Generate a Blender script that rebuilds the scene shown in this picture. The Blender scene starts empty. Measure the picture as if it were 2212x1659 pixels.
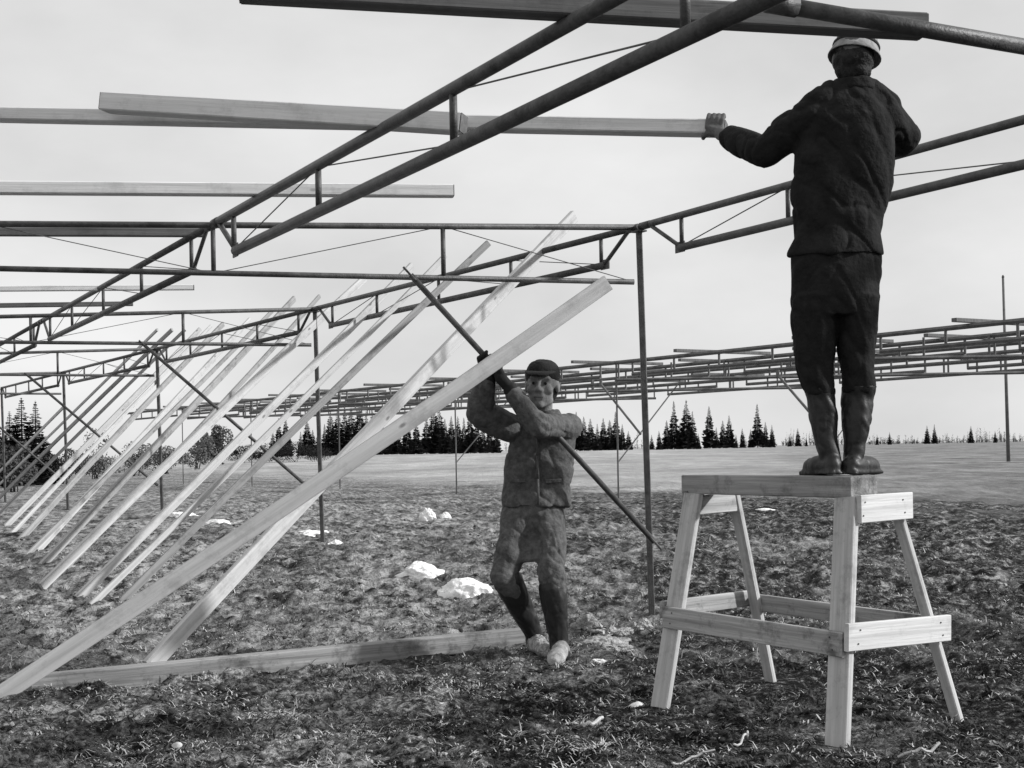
import bpy, bmesh, math, random
import numpy as np
from mathutils import Vector, Matrix
random.seed(7); RNG = np.random.default_rng(7)
S = bpy.context.scene
COL = S.collection

# ------------------------------------------------------------------ camera model
F, ROLL, CX, HY, CZ = 3000.0, 0.018, 1106.0, 972.0, 1.2      # units of a 2212 px wide frame
CR, SR = math.cos(ROLL), math.sin(ROLL)
def ray(px, py):
    u, v = px - CX, HY - py
    return Vector(((u*CR + v*SR)/F, 1.0, (-u*SR + v*CR)/F))
CAMP = Vector((0, 0, CZ))
def at(px, py, Y): return CAMP + ray(px, py)*Y                    # point at depth Y
def atz(px, py, z):                                               # point at height z
    d = ray(px, py); return CAMP + d*((z - CZ)/d.z)
def onwall(px, py, A, D):                                         # point on the vertical plane A + t*D
    d = ray(px, py); n = Vector((D[1], -D[0]))
    t = (A[0]*n.x + A[1]*n.y)/(d.x*n.x + d.y*n.y)
    return CAMP + d*t

# ------------------------------------------------------------------ numpy noise
_T = np.random.default_rng(3).random((256, 256))
def vnoise(x, y):
    xi = np.floor(x).astype(int); yi = np.floor(y).astype(int)
    fx = x - xi; fy = y - yi
    fx = fx*fx*(3-2*fx); fy = fy*fy*(3-2*fy)
    g = lambda a, b: _T[a & 255, b & 255]
    return (g(xi, yi)*(1-fx)+g(xi+1, yi)*fx)*(1-fy) + (g(xi, yi+1)*(1-fx)+g(xi+1, yi+1)*fx)*fy - .5
def sstep(a, b, x):
    t = np.clip((x-a)/(b-a), 0, 1); return t*t*(3-2*t)
def ground_base(x, y):
    x = np.asarray(x, float); y = np.asarray(y, float)
    z = .25*sstep(9, 17, y) + .62*sstep(30, 230, y)
    return z
def ground_z(x, y):
    x = np.asarray(x, float); y = np.asarray(y, float)
    r = 1 - .75*sstep(16, 45, y)
    n = (.075*vnoise(x*.7, y*.7) + .075*vnoise(x*2.3+9, y*2.3) + .06*vnoise(x*5.1, y*5.1+4)
         + .05*vnoise(x*11.3+31, y*11.3) + .034*(.4-np.abs(vnoise(x*16.1+3, y*16.1+77))*2) + .022*vnoise(x*31.7, y*31.7+50))
    return ground_base(x, y) + r*n - .01
FOOT = []                                         # ground trodden level where things stand
def ground_z(x, y, _g=ground_z):
    x = np.asarray(x, float); y = np.asarray(y, float); z = _g(x, y); b = ground_base(x, y)
    for fx, fy, r in FOOT:
        w = np.exp(-(((x-fx)**2+(y-fy)**2)/r**2)); z = z*(1-w)+(b-.012)*w
    return z
def gz(x, y): return float(ground_z(np.array([x]), np.array([y]))[0])
def onground(px, py, dz=0.0):
    Y = 8.0
    z = 0.0
    for _ in range(12):
        p = atz(px, py, z); z = float(ground_base(p.x, p.y)) + dz
    return p

for _p, _r in (((1424, 1521), .26), ((1808, 1606), .26), ((1667, 1466), .22), ((2073, 1551), .24), ((1150, 1400), .25), ((1205, 1428), .25)):
    _q = onground(*_p); FOOT.append((_q.x, _q.y, _r))
# ------------------------------------------------------------------ materials
def nodes(name):
    m = bpy.data.materials.new(name); m.use_nodes = True
    nt = m.node_tree; b = nt.nodes['Principled BSDF']
    return m, nt, b
def grey(v): return (v, v, v, 1)
def mat(name, v, rough=.7, var=.35, scale=6.0, bump=.3, bscale=40.0, stretch=None, metallic=0.0, spec=.3, detail=6, bdist=.01, knots=0.0, stain=0.0):
    m, nt, b = nodes(name); N = nt.nodes; L = nt.links
    tc = N.new('ShaderNodeTexCoord'); src = tc.outputs['Object']
    if stretch:
        mp = N.new('ShaderNodeMapping'); mp.inputs['Scale'].default_value = stretch
        L.new(src, mp.inputs['Vector']); src = mp.outputs['Vector']
    n = N.new('ShaderNodeTexNoise'); n.inputs['Scale'].default_value = scale; n.inputs['Detail'].default_value = detail
    n.inputs['Roughness'].default_value = .65
    L.new(src, n.inputs['Vector'])
    r = N.new('ShaderNodeValToRGB')
    r.color_ramp.elements[0].position = .3; r.color_ramp.elements[1].position = .7
    r.color_ramp.elements[0].color = grey(v*(1-var)); r.color_ramp.elements[1].color = grey(min(v*(1+var), .9))
    L.new(n.outputs['Fac'], r.inputs['Fac']); colr = r.outputs['Color']
    def darken(fac, amount):
        nonlocal colr
        x = N.new('ShaderNodeMix'); x.data_type = 'RGBA'; x.blend_type = 'MULTIPLY'; L.new(fac, x.inputs[0])
        L.new(colr, x.inputs[6]); x.inputs[7].default_value = grey(amount); colr = x.outputs[2]
    if knots:
        mk = N.new('ShaderNodeMapping'); mk.inputs['Scale'].default_value = (1, 1, .45); L.new(tc.outputs['Object'], mk.inputs['Vector'])
        vo = N.new('ShaderNodeTexVoronoi'); vo.inputs['Scale'].default_value = 7.0; L.new(mk.outputs[0], vo.inputs['Vector'])
        kr = N.new('ShaderNodeMapRange'); kr.inputs['From Min'].default_value = .10; kr.inputs['From Max'].default_value = .05; kr.clamp = True
        L.new(vo.outputs['Distance'], kr.inputs['Value']); darken(kr.outputs[0], 1-knots)
    if stain:
        sn = N.new('ShaderNodeTexNoise'); sn.inputs['Scale'].default_value = 3.2; sn.inputs['Detail'].default_value = 9; sn.inputs['Roughness'].default_value = .75
        L.new(tc.outputs['Object'], sn.inputs['Vector'])
        sr = N.new('ShaderNodeMapRange'); sr.inputs['From Min'].default_value = .50; sr.inputs['From Max'].default_value = .62; sr.clamp = True
        L.new(sn.outputs['Fac'], sr.inputs['Value']); darken(sr.outputs[0], 1-stain)
    L.new(colr, b.inputs['Base Color'])
    n2 = N.new('ShaderNodeTexNoise'); n2.inputs['Scale'].default_value = bscale; n2.inputs['Detail'].default_value = 5
    L.new(src, n2.inputs['Vector'])
    bp = N.new('ShaderNodeBump'); bp.inputs['Strength'].default_value = bump; bp.inputs['Distance'].default_value = bdist
    L.new(n2.outputs['Fac'], bp.inputs['Height']); L.new(bp.outputs['Normal'], b.inputs['Normal'])
    b.inputs['Roughness'].default_value = rough; b.inputs['Metallic'].default_value = metallic
    b.inputs['Specular IOR Level'].default_value = spec
    return m
M = {}
M['steel'] = mat('dark_steel', .075, .5, .45, 14, .3, 90, spec=.35, stain=.45)
M['rod'] = mat('thin_rod_steel', .12, .6)
M['far_steel'] = mat('weathered_far_steel', .12, .6)
M['board'] = mat('pale_sawn_wood', .48, .8, .24, 26, .4, 60, stretch=(1, 1, .035), knots=.6, stain=.25)
M['board_grey'] = mat('greyed_wood', .30, .8, .35, 26, .4, 60, stretch=(1, 1, .035), knots=.5, stain=.4)
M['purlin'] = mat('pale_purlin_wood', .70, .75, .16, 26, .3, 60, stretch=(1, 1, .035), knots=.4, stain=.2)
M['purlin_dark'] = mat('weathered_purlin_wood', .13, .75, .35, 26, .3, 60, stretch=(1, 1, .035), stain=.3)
M['trestle'] = mat('trestle_wood', .46, .85, .30, 26, .5, 60, stretch=(1, 1, .035), knots=.65, stain=.4)
M['timber'] = mat('shaded_muddy_timber_wood', .25, .9, .5, 24, .6, 60, stretch=(1, 1, .035), knots=.5, stain=.6)  # shade of the near face put into the dark base, mud stains on top
M['trestle_end'] = mat('sunlit_end_wood', .58, .8, .18, 26, .4, 60, stretch=(1, 1, .035), knots=.5, stain=.22)  # paler than the legs: sun on the right ends put into the colour
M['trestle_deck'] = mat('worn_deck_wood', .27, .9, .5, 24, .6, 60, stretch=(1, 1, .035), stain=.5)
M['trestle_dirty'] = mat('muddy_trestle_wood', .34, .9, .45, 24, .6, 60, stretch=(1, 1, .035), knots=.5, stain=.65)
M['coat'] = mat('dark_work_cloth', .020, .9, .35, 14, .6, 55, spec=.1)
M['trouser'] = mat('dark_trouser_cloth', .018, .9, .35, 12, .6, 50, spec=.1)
M['jacket2'] = mat('worn_dark_jacket_cloth', .10, .9, .4, 30, .7, 55, spec=.1, stain=.25)
M['trouser2'] = mat('worn_trouser_cloth', .105, .9, .4, 30, .7, 50, spec=.1, stain=.25)
M['rubber'] = mat('black_rubber', .018, .5, .3, 12, .2, 50, spec=.35)
M['skin'] = mat('skin', .20, .65, .25, 20, .3, 90)
M['shade_skin'] = mat('backlit_skin', .09, .65, .25, 20, .3, 90)  # skin darkened in its colour to stand in for the backlight
M['hair'] = mat('dark_hair', .02, .8, .4, 60, .6, 120)
M['cap'] = mat('dark_cap_wool', .016, .9, .3, 30, .5, 90)
M['hat'] = mat('grey_cap_felt', .27, .9, .35, 22, .5, 60, stain=.3)
M['shoe'] = mat('sunlit_shoe', .34, .8, .35, 14, .5, 60, stain=.5)  # pale tone stands in for sunlight on the toe; blotches are soil
M['lip'] = mat('shaded_lip', .06, .7)
M['hat_rim'] = mat('dark_hat_brim', .03, .8)
M['glove'] = mat('dark_glove_leather', .018, .8)
M['bark'] = mat('tree_bark', .05, .9, .4, 12, .6, 40)
M['needle'] = mat('spruce_needles', .02, .9, .5, .8, 0, 40)
M['leaf'] = mat('shrub_leaves', .07, .9, .5, 2, 0, 40)
M['pale_leaf'] = mat('pale_scrub_leaves', .13, .9, .5, 2, 0, 40)
M['white'] = mat('white_crumpled_sheet', .84, .85, .08, 12, .6, 30, bdist=.03)
M['pale_soil'] = mat('pale_dusty_soil', .38, .95, .6, 18, 1.0, 34, bdist=.05, stain=.35)
M['stone'] = mat('pale_stone', .6, .85, .25, 20, .5, 50)
M['straw'] = mat('dry_straw', .46, .9, .5, 3, 0, 30)
M['grassm'] = mat('dull_grass', .08, .9, .6, 2.5, 0, 30)
M['clod'] = mat('soil_clod', .055, .95, .5, 6, .6, 60, bdist=.02)
M['pole'] = mat('weathered_pole_wood', .12, .9)

def ground_material():
    m, nt, b = nodes('rough_soil_and_dry_field'); N = nt.nodes; L = nt.links
    g = N.new('ShaderNodeNewGeometry'); pos = g.outputs['Position']
    def noise(scale, det=8, rough=.65, off=0.0, st=(1, 1, 1)):
        mp = N.new('ShaderNodeMapping'); mp.inputs['Location'].default_value = (off, off*.7, 0); mp.inputs['Scale'].default_value = st
        L.new(pos, mp.inputs['Vector'])
        n = N.new('ShaderNodeTexNoise'); n.inputs['Scale'].default_value = scale
        n.inputs['Detail'].default_value = det; n.inputs['Roughness'].default_value = rough
        L.new(mp.outputs['Vector'], n.inputs['Vector']); return n.outputs['Fac']
    def ramp(fac, stops):
        r = N.new('ShaderNodeValToRGB'); e = r.color_ramp.elements
        while len(e) < len(stops): e.new(.5)
        for k, (p, v) in enumerate(stops): e[k].position = p; e[k].color = grey(v)
        L.new(fac, r.inputs['Fac']); return r.outputs['Color']
    def mix(fac, a, c):
        x = N.new('ShaderNodeMix'); x.data_type = 'RGBA'
        L.new(fac, x.inputs[0]); L.new(a, x.inputs[6]); L.new(c, x.inputs[7]); return x.outputs[2]
    sx = N.new('ShaderNodeSeparateXYZ'); L.new(pos, sx.inputs[0])
    def math_(op, a, c, d=None):
        x = N.new('ShaderNodeMath'); x.operation = op
        for i, v in enumerate((a, c, d)):
            if v is None: continue
            if isinstance(v, (int, float)): x.inputs[i].default_value = v
            else: L.new(v, x.inputs[i])
        return x.outputs[0]
    fine = ramp(noise(24, 6, .8), [(.43, .007), (.52, .022), (.58, .10), (.66, .42)])
    moss = ramp(noise(19, 6, .8, 31), [(.38, .016), (.46, .09), (.53, .30), (.61, .56)])
    pf = math_('ADD', noise(1.3, 7, .7, 12), math_('MULTIPLY', math_('MINIMUM', math_('MAXIMUM', math_('SUBTRACT', sx.outputs['X'], -.2), -1.5), 2.5), -.035))
    patch = ramp(pf, [(.47, 0), (.60, 1)])
    soil = mix(patch, fine, moss)
    # dry strip in the middle distance, pale field behind it
    s = math_('MULTIPLY_ADD', sx.outputs['X'], 2.3, sx.outputs['Y'])
    s = math_('ADD', s, math_('MULTIPLY', math_('SUBTRACT', noise(.35, 9, .8, 5), .5), 46))
    mr = N.new('ShaderNodeMapRange'); mr.inputs['From Min'].default_value = 30; mr.inputs['From Max'].default_value = 44; mr.clamp = True
    mr.interpolation_type = 'SMOOTHSTEP'
    L.new(s, mr.inputs['Value'])
    field = mix(ramp(noise(1.1, 10, .8, 71, (1, .3, 1)), [(.42, 0), (.60, .6)]), ramp(noise(.16, 10, .75, 77, (1, .35, 1)), [(.34, .22), (.5, .40), (.62, .55)]), ramp(noise(.9, 8, .8, 19, (.5, 2, 1)), [(.4, .14), (.6, .40)]))
    darkfield = ramp(noise(.6, 12, .85, 57, (1, .35, 1)), [(.38, .10), (.5, .21), (.62, .36)])
    mr2 = N.new('ShaderNodeMapRange'); mr2.inputs['From Min'].default_value = 0.1; mr2.inputs['From Max'].default_value = .28; mr2.clamp = True
    L.new(math_('DIVIDE', sx.outputs['X'], math_('MAXIMUM', sx.outputs['Y'], 1.0)), mr2.inputs['Value'])
    fld = mix(mr2.outputs[0], field, darkfield)
    midA = ramp(noise(8.5, 8, .82, 91, (1, .6, 1)), [(.43, .014), (.50, .05), (.56, .20), (.63, .48)])
    midB = ramp(noise(7.5, 8, .82, 44, (1, .6, 1)), [(.39, .02), (.46, .13), (.53, .33), (.61, .54)])
    mf = math_('ADD', noise(.75, 7, .7, 63, (1, .7, 1)), math_('MULTIPLY', math_('MINIMUM', math_('MAXIMUM', math_('SUBTRACT', sx.outputs['X'], 0.3), -2.0), 5.0), -.035))
    mid = mix(ramp(mf, [(.44, 0), (.58, 1)]), midA, midB)
    mrm = N.new('ShaderNodeMapRange'); mrm.inputs['From Min'].default_value = 7.6; mrm.inputs['From Max'].default_value = 9.6; mrm.clamp = True
    L.new(sx.outputs['Y'], mrm.inputs['Value'])
    soil = mix(mrm.outputs[0], soil, mid)
    col = mix(mr.outputs[0], soil, fld)
    L.new(col, b.inputs['Base Color'])
    h = noise(30, 8, .7, 3); bp = N.new('ShaderNodeBump'); bp.inputs['Strength'].default_value = 1.0; bp.inputs['Distance'].default_value = .04
    L.new(h, bp.inputs['Height']); L.new(bp.outputs['Normal'], b.inputs['Normal'])
    b.inputs['Roughness'].default_value = .95; b.inputs['Specular IOR Level'].default_value = .1
    return m

# ------------------------------------------------------------------ object helpers
def tag(o, label=None, cat=None, group=None, kind=None):
    if label: o['label'] = label
    if cat: o['category'] = cat
    if group: o['group'] = group
    if kind: o['kind'] = kind
    return o
def thing(name, label, cat, loc=(0, 0, 0), group=None):
    o = bpy.data.objects.new(name, None); COL.objects.link(o); o.location = loc
    o.empty_display_size = .1
    return tag(o, label, cat, group)
def worldloc(o):
    v = Vector(o.location)
    while o.parent: o = o.parent; v = v + Vector(o.location)
    return v
def link_mesh(name, me, m, parent=None, smooth=False):
    """mesh in world coordinates -> object whose origin is kept local to its parent"""
    o = bpy.data.objects.new(name, me); COL.objects.link(o)
    if m: me.materials.append(M[m] if isinstance(m, str) else m)
    if parent:
        o.parent = parent; me.transform(Matrix.Translation(-worldloc(parent)))
    if smooth:
        for p in me.polygons: p.use_smooth = True
    return o
def obj(name, bm, m, parent=None, smooth=False):
    me = bpy.data.meshes.new(name); bmesh.ops.recalc_face_normals(bm, faces=bm.faces); bm.to_mesh(me); bm.free()
    return link_mesh(name, me, m, parent, smooth)
def recenter(o):
    """top-level mesh: put the origin at the base of its bounding box"""
    me = o.data; vs = np.empty(len(me.vertices)*3); me.vertices.foreach_get('co', vs); vs = vs.reshape(-1, 3)
    c = Vector(((vs[:, 0].min()+vs[:, 0].max())/2, (vs[:, 1].min()+vs[:, 1].max())/2, vs[:, 2].min()))
    me.transform(Matrix.Translation(-c)); o.location = c; return o
def frame(p0, p1, side=None):
    d = (p1-p0).normalized()
    if side is None:
        side = Vector((0, 0, 1)).cross(d)
        if side.length < 1e-3: side = Vector((1, 0, 0))
    side = (side - d*side.dot(d)).normalized()
    return d, side, d.cross(side)
def tube(bm, p0, p1, r, r1=None, n=10, cap=True):
    p0 = Vector(p0); p1 = Vector(p1); r1 = r if r1 is None else r1
    d, a, b = frame(p0, p1)
    A = [bm.verts.new(p0+(a*math.cos(t)+b*math.sin(t))*r) for t in [2*math.pi*i/n for i in range(n)]]
    B = [bm.verts.new(p1+(a*math.cos(t)+b*math.sin(t))*r1) for t in [2*math.pi*i/n for i in range(n)]]
    for i in range(n): bm.faces.new((A[i], A[(i+1) % n], B[(i+1) % n], B[i]))
    if cap: bm.faces.new(A[::-1]); bm.faces.new(B)
    return bm
def beam(bm, p0, p1, w, h, side=None, bev=.004, segs=1, bow=0.0):
    """box beam: w across `side`, h across the other axis; slightly eased edges"""
    p0 = Vector(p0); p1 = Vector(p1); d, a, b = frame(p0, p1, side)
    e = min(bev, w*.3, h*.3); hw, hh = w/2, h/2
    prof = [(-hw+e, -hh), (hw-e, -hh), (hw, -hh+e), (hw, hh-e), (hw-e, hh), (-hw+e, hh), (-hw, hh-e), (-hw, -hh+e)]
    rings = []
    for k in range(segs+1):
        t = k/segs; c = p0.lerp(p1, t) + b*bow*4*t*(1-t)
        rings.append([bm.verts.new(c+a*x+b*y) for x, y in prof])
    for R, Q in zip(rings, rings[1:]):
        for i in range(8): bm.faces.new((R[i], R[(i+1) % 8], Q[(i+1) % 8], Q[i]))
    bm.faces.new(rings[0][::-1]); bm.faces.new(rings[-1])
    return bm
def board_obj(name, p0, p1, w, h, m, parent=None, side=None, bev=.004, bow=0.0, segs=1):
    """a board whose local Z runs along its length, so the grain follows it"""
    p0 = Vector(p0); p1 = Vector(p1); d, a, b = frame(p0, p1, side)
    L = (p1-p0).length
    bm = beam(bmesh.new(), Vector((0, 0, 0)), Vector((0, 0, L)), w, h, Vector((1, 0, 0)), bev, segs, bow)
    me = bpy.data.meshes.new(name); bmesh.ops.recalc_face_normals(bm, faces=bm.faces); bm.to_mesh(me); bm.free()
    me.materials.append(M[m])
    o = bpy.data.objects.new(name, me); COL.objects.link(o)
    mw = Matrix((a, b, d)).transposed().to_4x4(); mw.translation = p0
    if parent: o.parent = parent; mw.translation = p0 - worldloc(parent)
    o.matrix_local = mw
    return o

# ------------------------------------------------------------------ camera, sky, sun
cam = bpy.data.cameras.new('camera'); co = bpy.data.objects.new('camera', cam); COL.objects.link(co)
cam.sensor_width = 36; cam.lens = F/2212*36; cam.sensor_fit = 'HORIZONTAL'
cam.shift_y = (HY - 829.5)/2212; cam.clip_start = .05; cam.clip_end = 6000
co.matrix_world = Matrix(((CR, SR, 0, 0), (0, 0, -1, 0), (-SR, CR, 0, CZ), (0, 0, 0, 1)))
S.camera = co

SUN_DIR = Vector((.95, -.07, .50)).normalized()
sl = bpy.data.lights.new('sun', 'SUN'); sl.energy = 4.4; sl.angle = math.radians(3); sl.color = (1, 1, 1)
so = bpy.data.objects.new('sun', sl); COL.objects.link(so)
so.rotation_euler = (-SUN_DIR).to_track_quat('-Z', 'Y').to_euler()
W = bpy.data.worlds.new('World'); S.world = W; W.use_nodes = True
nt = W.node_tree; N = nt.nodes; L = nt.links; bg = N['Background']
sky = N.new('ShaderNodeTexSky'); sky.sky_type = 'NISHITA'; sky.sun_disc = False
sky.sun_elevation = math.asin(SUN_DIR.z); sky.sun_rotation = math.atan2(SUN_DIR.x, SUN_DIR.y)
bw = N.new('ShaderNodeRGBToBW'); L.new(sky.outputs[0], bw.inputs[0])
tc = N.new('ShaderNodeTexCoord'); cn = N.new('ShaderNodeTexNoise'); cn.inputs['Scale'].default_value = 3.0; cn.inputs['Detail'].default_value = 8
cmap = N.new('ShaderNodeMapping'); cmap.inputs['Scale'].default_value = (1, 1, 2.2)
L.new(tc.outputs['Generated'], cmap.inputs['Vector']); L.new(cmap.outputs[0], cn.inputs['Vector'])
cr = N.new('ShaderNodeMapRange'); cr.inputs['From Min'].default_value = .3; cr.inputs['From Max'].default_value = .7
cr.inputs['To Min'].default_value = 5.9; cr.inputs['To Max'].default_value = 8.5
L.new(cn.outputs['Fac'], cr.inputs['Value'])
mm = N.new('ShaderNodeMath'); mm.operation = 'MULTIPLY_ADD'; mm.inputs[1].default_value = .12
L.new(bw.outputs[0], mm.inputs[0]); L.new(cr.outputs[0], mm.inputs[2])
L.new(mm.outputs[0], bg.inputs['Color']); bg.inputs['Strength'].default_value = .1
S.view_settings.view_transform = 'Standard'; S.view_settings.look = 'None'
S.view_settings.exposure = 0; S.view_settings.gamma = 1

# ------------------------------------------------------------------ the ground sheet
def axis(lo, hi, step, far_lo, far_hi, g=1.09):
    a = list(np.arange(lo, hi, step)); s = step
    while a[-1] < far_hi: s *= g; a.append(a[-1]+s)
    s = step; pre = []; x = lo
    while x > far_lo: s *= g*1.03; x -= s; pre.append(x)
    return np.array(pre[::-1]+a)
xs = axis(-5.0, 5.0, .03, -2600, 2600, 1.07); ys = axis(4.6, 11.5, .03, -200, 4500, 1.03)
X, Y = np.meshgrid(xs, ys); Z = ground_z(X, Y)
nx, ny = len(xs), len(ys)
vv = np.stack([X.ravel(), Y.ravel(), Z.ravel()], 1)
ii = np.arange(nx*ny).reshape(ny, nx)
fq = np.stack([ii[:-1, :-1].ravel(), ii[:-1, 1:].ravel(), ii[1:, 1:].ravel(), ii[1:, :-1].ravel()], 1)
def mesh_np(name, v, f):
    me = bpy.data.meshes.new(name); k = f.shape[1]
    me.vertices.add(len(v)); me.vertices.foreach_set('co', v.astype(np.float32).ravel())
    me.loops.add(f.size); me.loops.foreach_set('vertex_index', f.astype(np.int32).ravel())
    me.polygons.add(len(f)); me.polygons.foreach_set('loop_start', np.arange(0, f.size, k, dtype=np.int32))
    me.polygons.foreach_set('loop_total', np.full(len(f), k, dtype=np.int32))
    me.update(calc_edges=True); me.validate(); return me
me = mesh_np('ground', vv, fq); me.materials.append(ground_material())
me.polygons.foreach_set('use_smooth', np.ones(len(me.polygons), bool))
go = bpy.data.objects.new('ground', me); COL.objects.link(go); tag(go, kind='structure')

# ------------------------------------------------------------------ steelwork
HG = CZ + 1.6                                     # height of the top chords
_a = atz(830, 270, HG); _b = atz(460, 485, HG); _c = atz(250, 600, HG)
DIR = (_c - _a).normalized(); T1N = _b            # near lattice girder: direction, node
T2N = atz(1380, 490, HG)
_d = atz(680, 667, HG) - T2N
LINE1 = (T1N, DIR, 7.4); LINE2 = (T2N, _d.normalized(), _d.length); LINE2R = (T2N, DIR, 7.2)   # node, direction, node spacing
CROSS = T2N - T1N
STEEL_R = .025
def tl(base, m, z=0.0): return base[0] + base[1]*(base[2]*m) + Vector((0, 0, z))
def lattice(base, m0, label, group, verts=(.08, .30, .515, .735, .92), depth=.222, m='steel', rods=True, m1=None, lowspan=(.072, .928), r=STEEL_R):
    """one girder span from node m0 to node m0+1"""
    root = thing('lattice_girder', label, 'girder', tl(base, m0+.5, -depth), group)
    obj('top_chord', tube(bmesh.new(), tl(base, m0+.004), tl(base, m0+.996), r, n=12), m, root, True)
    la, lb = lowspan
    obj('bottom_chord', tube(bmesh.new(), tl(base, m0+la, -depth), tl(base, m0+lb, -depth), r*1.08, n=12), m, root, True)
    for (ta, tb) in ((.022, la), (1-.022, lb)):
        obj('end_diagonal', tube(bmesh.new(), tl(base, m0+ta, -r*.6), tl(base, m0+tb, -depth+r*.4), r*.62, n=8), m, root, True)
    for t_ in (la, lb):
        q = tl(base, m0+t_, -depth+.004); d_ = base[1]
        board_obj('gusset_plate', q-d_*.055, q+d_*.055, .008, r*3.0, m, root, Vector((d_.y, -d_.x, 0)), .002)
    for t_ in (.012, .988):
        q = tl(base, m0+t_, -.002); d_ = base[1]
        obj('sleeve', tube(bmesh.new(), q-d_*.06, q+d_*.06, r*1.14, n=12), m, root, True)
    for v in verts:
        obj('upright', tube(bmesh.new(), tl(base, m0+v, -r*.6), tl(base, m0+v, -depth+r*.6), r*.6, n=8), m, root, True)
    if rods:
        for v, w in zip(verts, verts[1:]):
            up = v if v > .5 else w; dn = w if v > .5 else v
            obj('tie_rod', tube(bmesh.new(), tl(base, m0+up, -.01), tl(base, m0+dn, -depth+.01), .004, n=6), 'rod', root)
    return root
LG = 'lattice girders of the greenhouse roof'
lattice(LINE1, -1, 'dark lattice girder crossing overhead, nearest and thickest, from frame top to first joint', LG, (.06, .227, .469, .708, .932), .255, r=.030)
lattice(LINE1, 0, 'dark lattice girder continuing down left from the lower end of the nearest overhead girder', LG, depth=.25)
lattice(LINE1, 1, 'lattice girder at the far left edge, last visible one of the overhead line', LG, depth=.24)
lattice(LINE2R, -1, 'lattice girder behind the man on the trestle, running out at the right edge', LG, (.08, .27, .5, .765, .925))
lattice(LINE2, 0, 'lattice girder left of the tall post, above the worker holding the tube', LG)
lattice(LINE2, 1, 'smaller lattice girder left of the second post, behind the tops of the boards', LG)
lattice(LINE2, 2, 'small distant lattice girder between the third and fourth posts at the left', LG)
lattice(LINE2, 3, 'tiny most distant lattice girder of the post line at the far left', LG, rods=False)

PG = 'steel posts under the second girder line'
def post(p, ztop, label, group=PG, w=.044, m='steel'):
    b = gz(p.x, p.y) - .05
    root = thing('steel_post', label, 'post', (p.x+.016*(ztop-b), p.y, b+.05), group)
    board_obj('shaft', Vector((p.x+.016*(ztop-b), p.y, b)), Vector((p.x, p.y, ztop)), w, w, m, root, bev=.006)
    obj('head_plate', beam(bmesh.new(), Vector((p.x, p.y, ztop)), Vector((p.x, p.y, ztop+.012)), w*2.3, w*1.7, Vector(DIR), .002), m, root)
    return root
post_top = HG - STEEL_R - .014
pl = ['tall dark steel post right of the worker, nearest of its line', 'second steel post, behind the leaning boards left of the worker',
      'third steel post from the right in its line, smaller, among the pale leaning boards', 'fourth steel post, short-looking, at the left behind the boards',
      'farthest thin steel post of the line at the left edge']
for k in range(5): post(tl(LINE2, k), post_top, pl[k])

CG = 'cross girders between the girder lines'
cl = ['long dark cross girder with two bars reaching from left edge to the tall post', 'second cross girder, ending at the second post, level at left',
      'third cross girder farther back, ending at the third post', 'fourth cross girder, small, behind the boards at left', 'farthest cross girder at the far left']
def cross_girder(k, za, zb, zta, ztb, label, rods=True):
    """from two bays left of T2 (a) to the T2 post (b); top bar za..zb, bottom bar zta..ztb"""
    A = tl(LINE2, k) - CROSS*2.05; B = tl(LINE2, k)
    A.z = B.z = 0
    root = thing('cross_girder', label, 'girder', A.lerp(B, .5)+Vector((0, 0, ztb)), CG)
    ax = lambda t, z: A.lerp(B, t) + Vector((0, 0, z))
    ft = lambda t: za+(zb-za)*t
    fb = lambda t: zta+(ztb-zta)*t
    off = .004
    obj('top_bar', tube(bmesh.new(), ax(0, za-off), ax(.994, zb-off), .022, n=10), 'steel', root, True)
    obj('bottom_bar', tube(bmesh.new(), ax(0, zta), ax(.993, ztb), .020, n=10), 'steel', root, True)
    for t in (.02, .27, .512, .77):
        obj('hanger', tube(bmesh.new(), ax(t, ft(t)-off), ax(t, fb(t)), .017, n=8), 'steel', root, True)
    if rods:
        for t0, t1 in ((.27, .512), (.77, .512), (.77, .993)):
            obj('tie_rod', tube(bmesh.new(), ax(t0, ft(t0)-off), ax(t1, fb(t1)), .0035, n=6), 'rod', root)
    return root
for k in range(5):
    cross_girder(k, HG+(.0, -.13, -.13, -.1, -.1)[k], HG, HG-(.27, .30, .3, .3, .3)[k], HG-.40, cl[k], k < 3)

BG = 'steel knee braces under the cross girders'
def brace(k, label):
    A = tl(LINE2, k) - CROSS*.62; A.z = HG-.36; B = tl(LINE2, k); B.z = .62 + float(ground_base(B.x, B.y))*.5
    B = B + (A-B).normalized()*.03
    root = thing('knee_brace', label, 'brace', B, BG)
    obj('tube', tube(bmesh.new(), A, B, .019, n=10), 'steel', root, True)
    d = (B-A).normalized()
    obj('end_plate', beam(bmesh.new(), B-d*.05, B+d*.012, .05, .012, Vector(DIR), .002), 'steel', root)
    obj('end_plate', beam(bmesh.new(), A-d*.03, A+d*.05, .05, .012, Vector(DIR), .002), 'steel', root)
for k, t in ((1, 'long dark knee brace slanting down to the second post, left of the worker'), (2, 'shorter dark knee brace slanting down to the third post'),
             (3, 'small knee brace at far left, slanting to the fourth post'), (4, 'tiny knee brace at the left edge')):
    brace(k, t)

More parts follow.
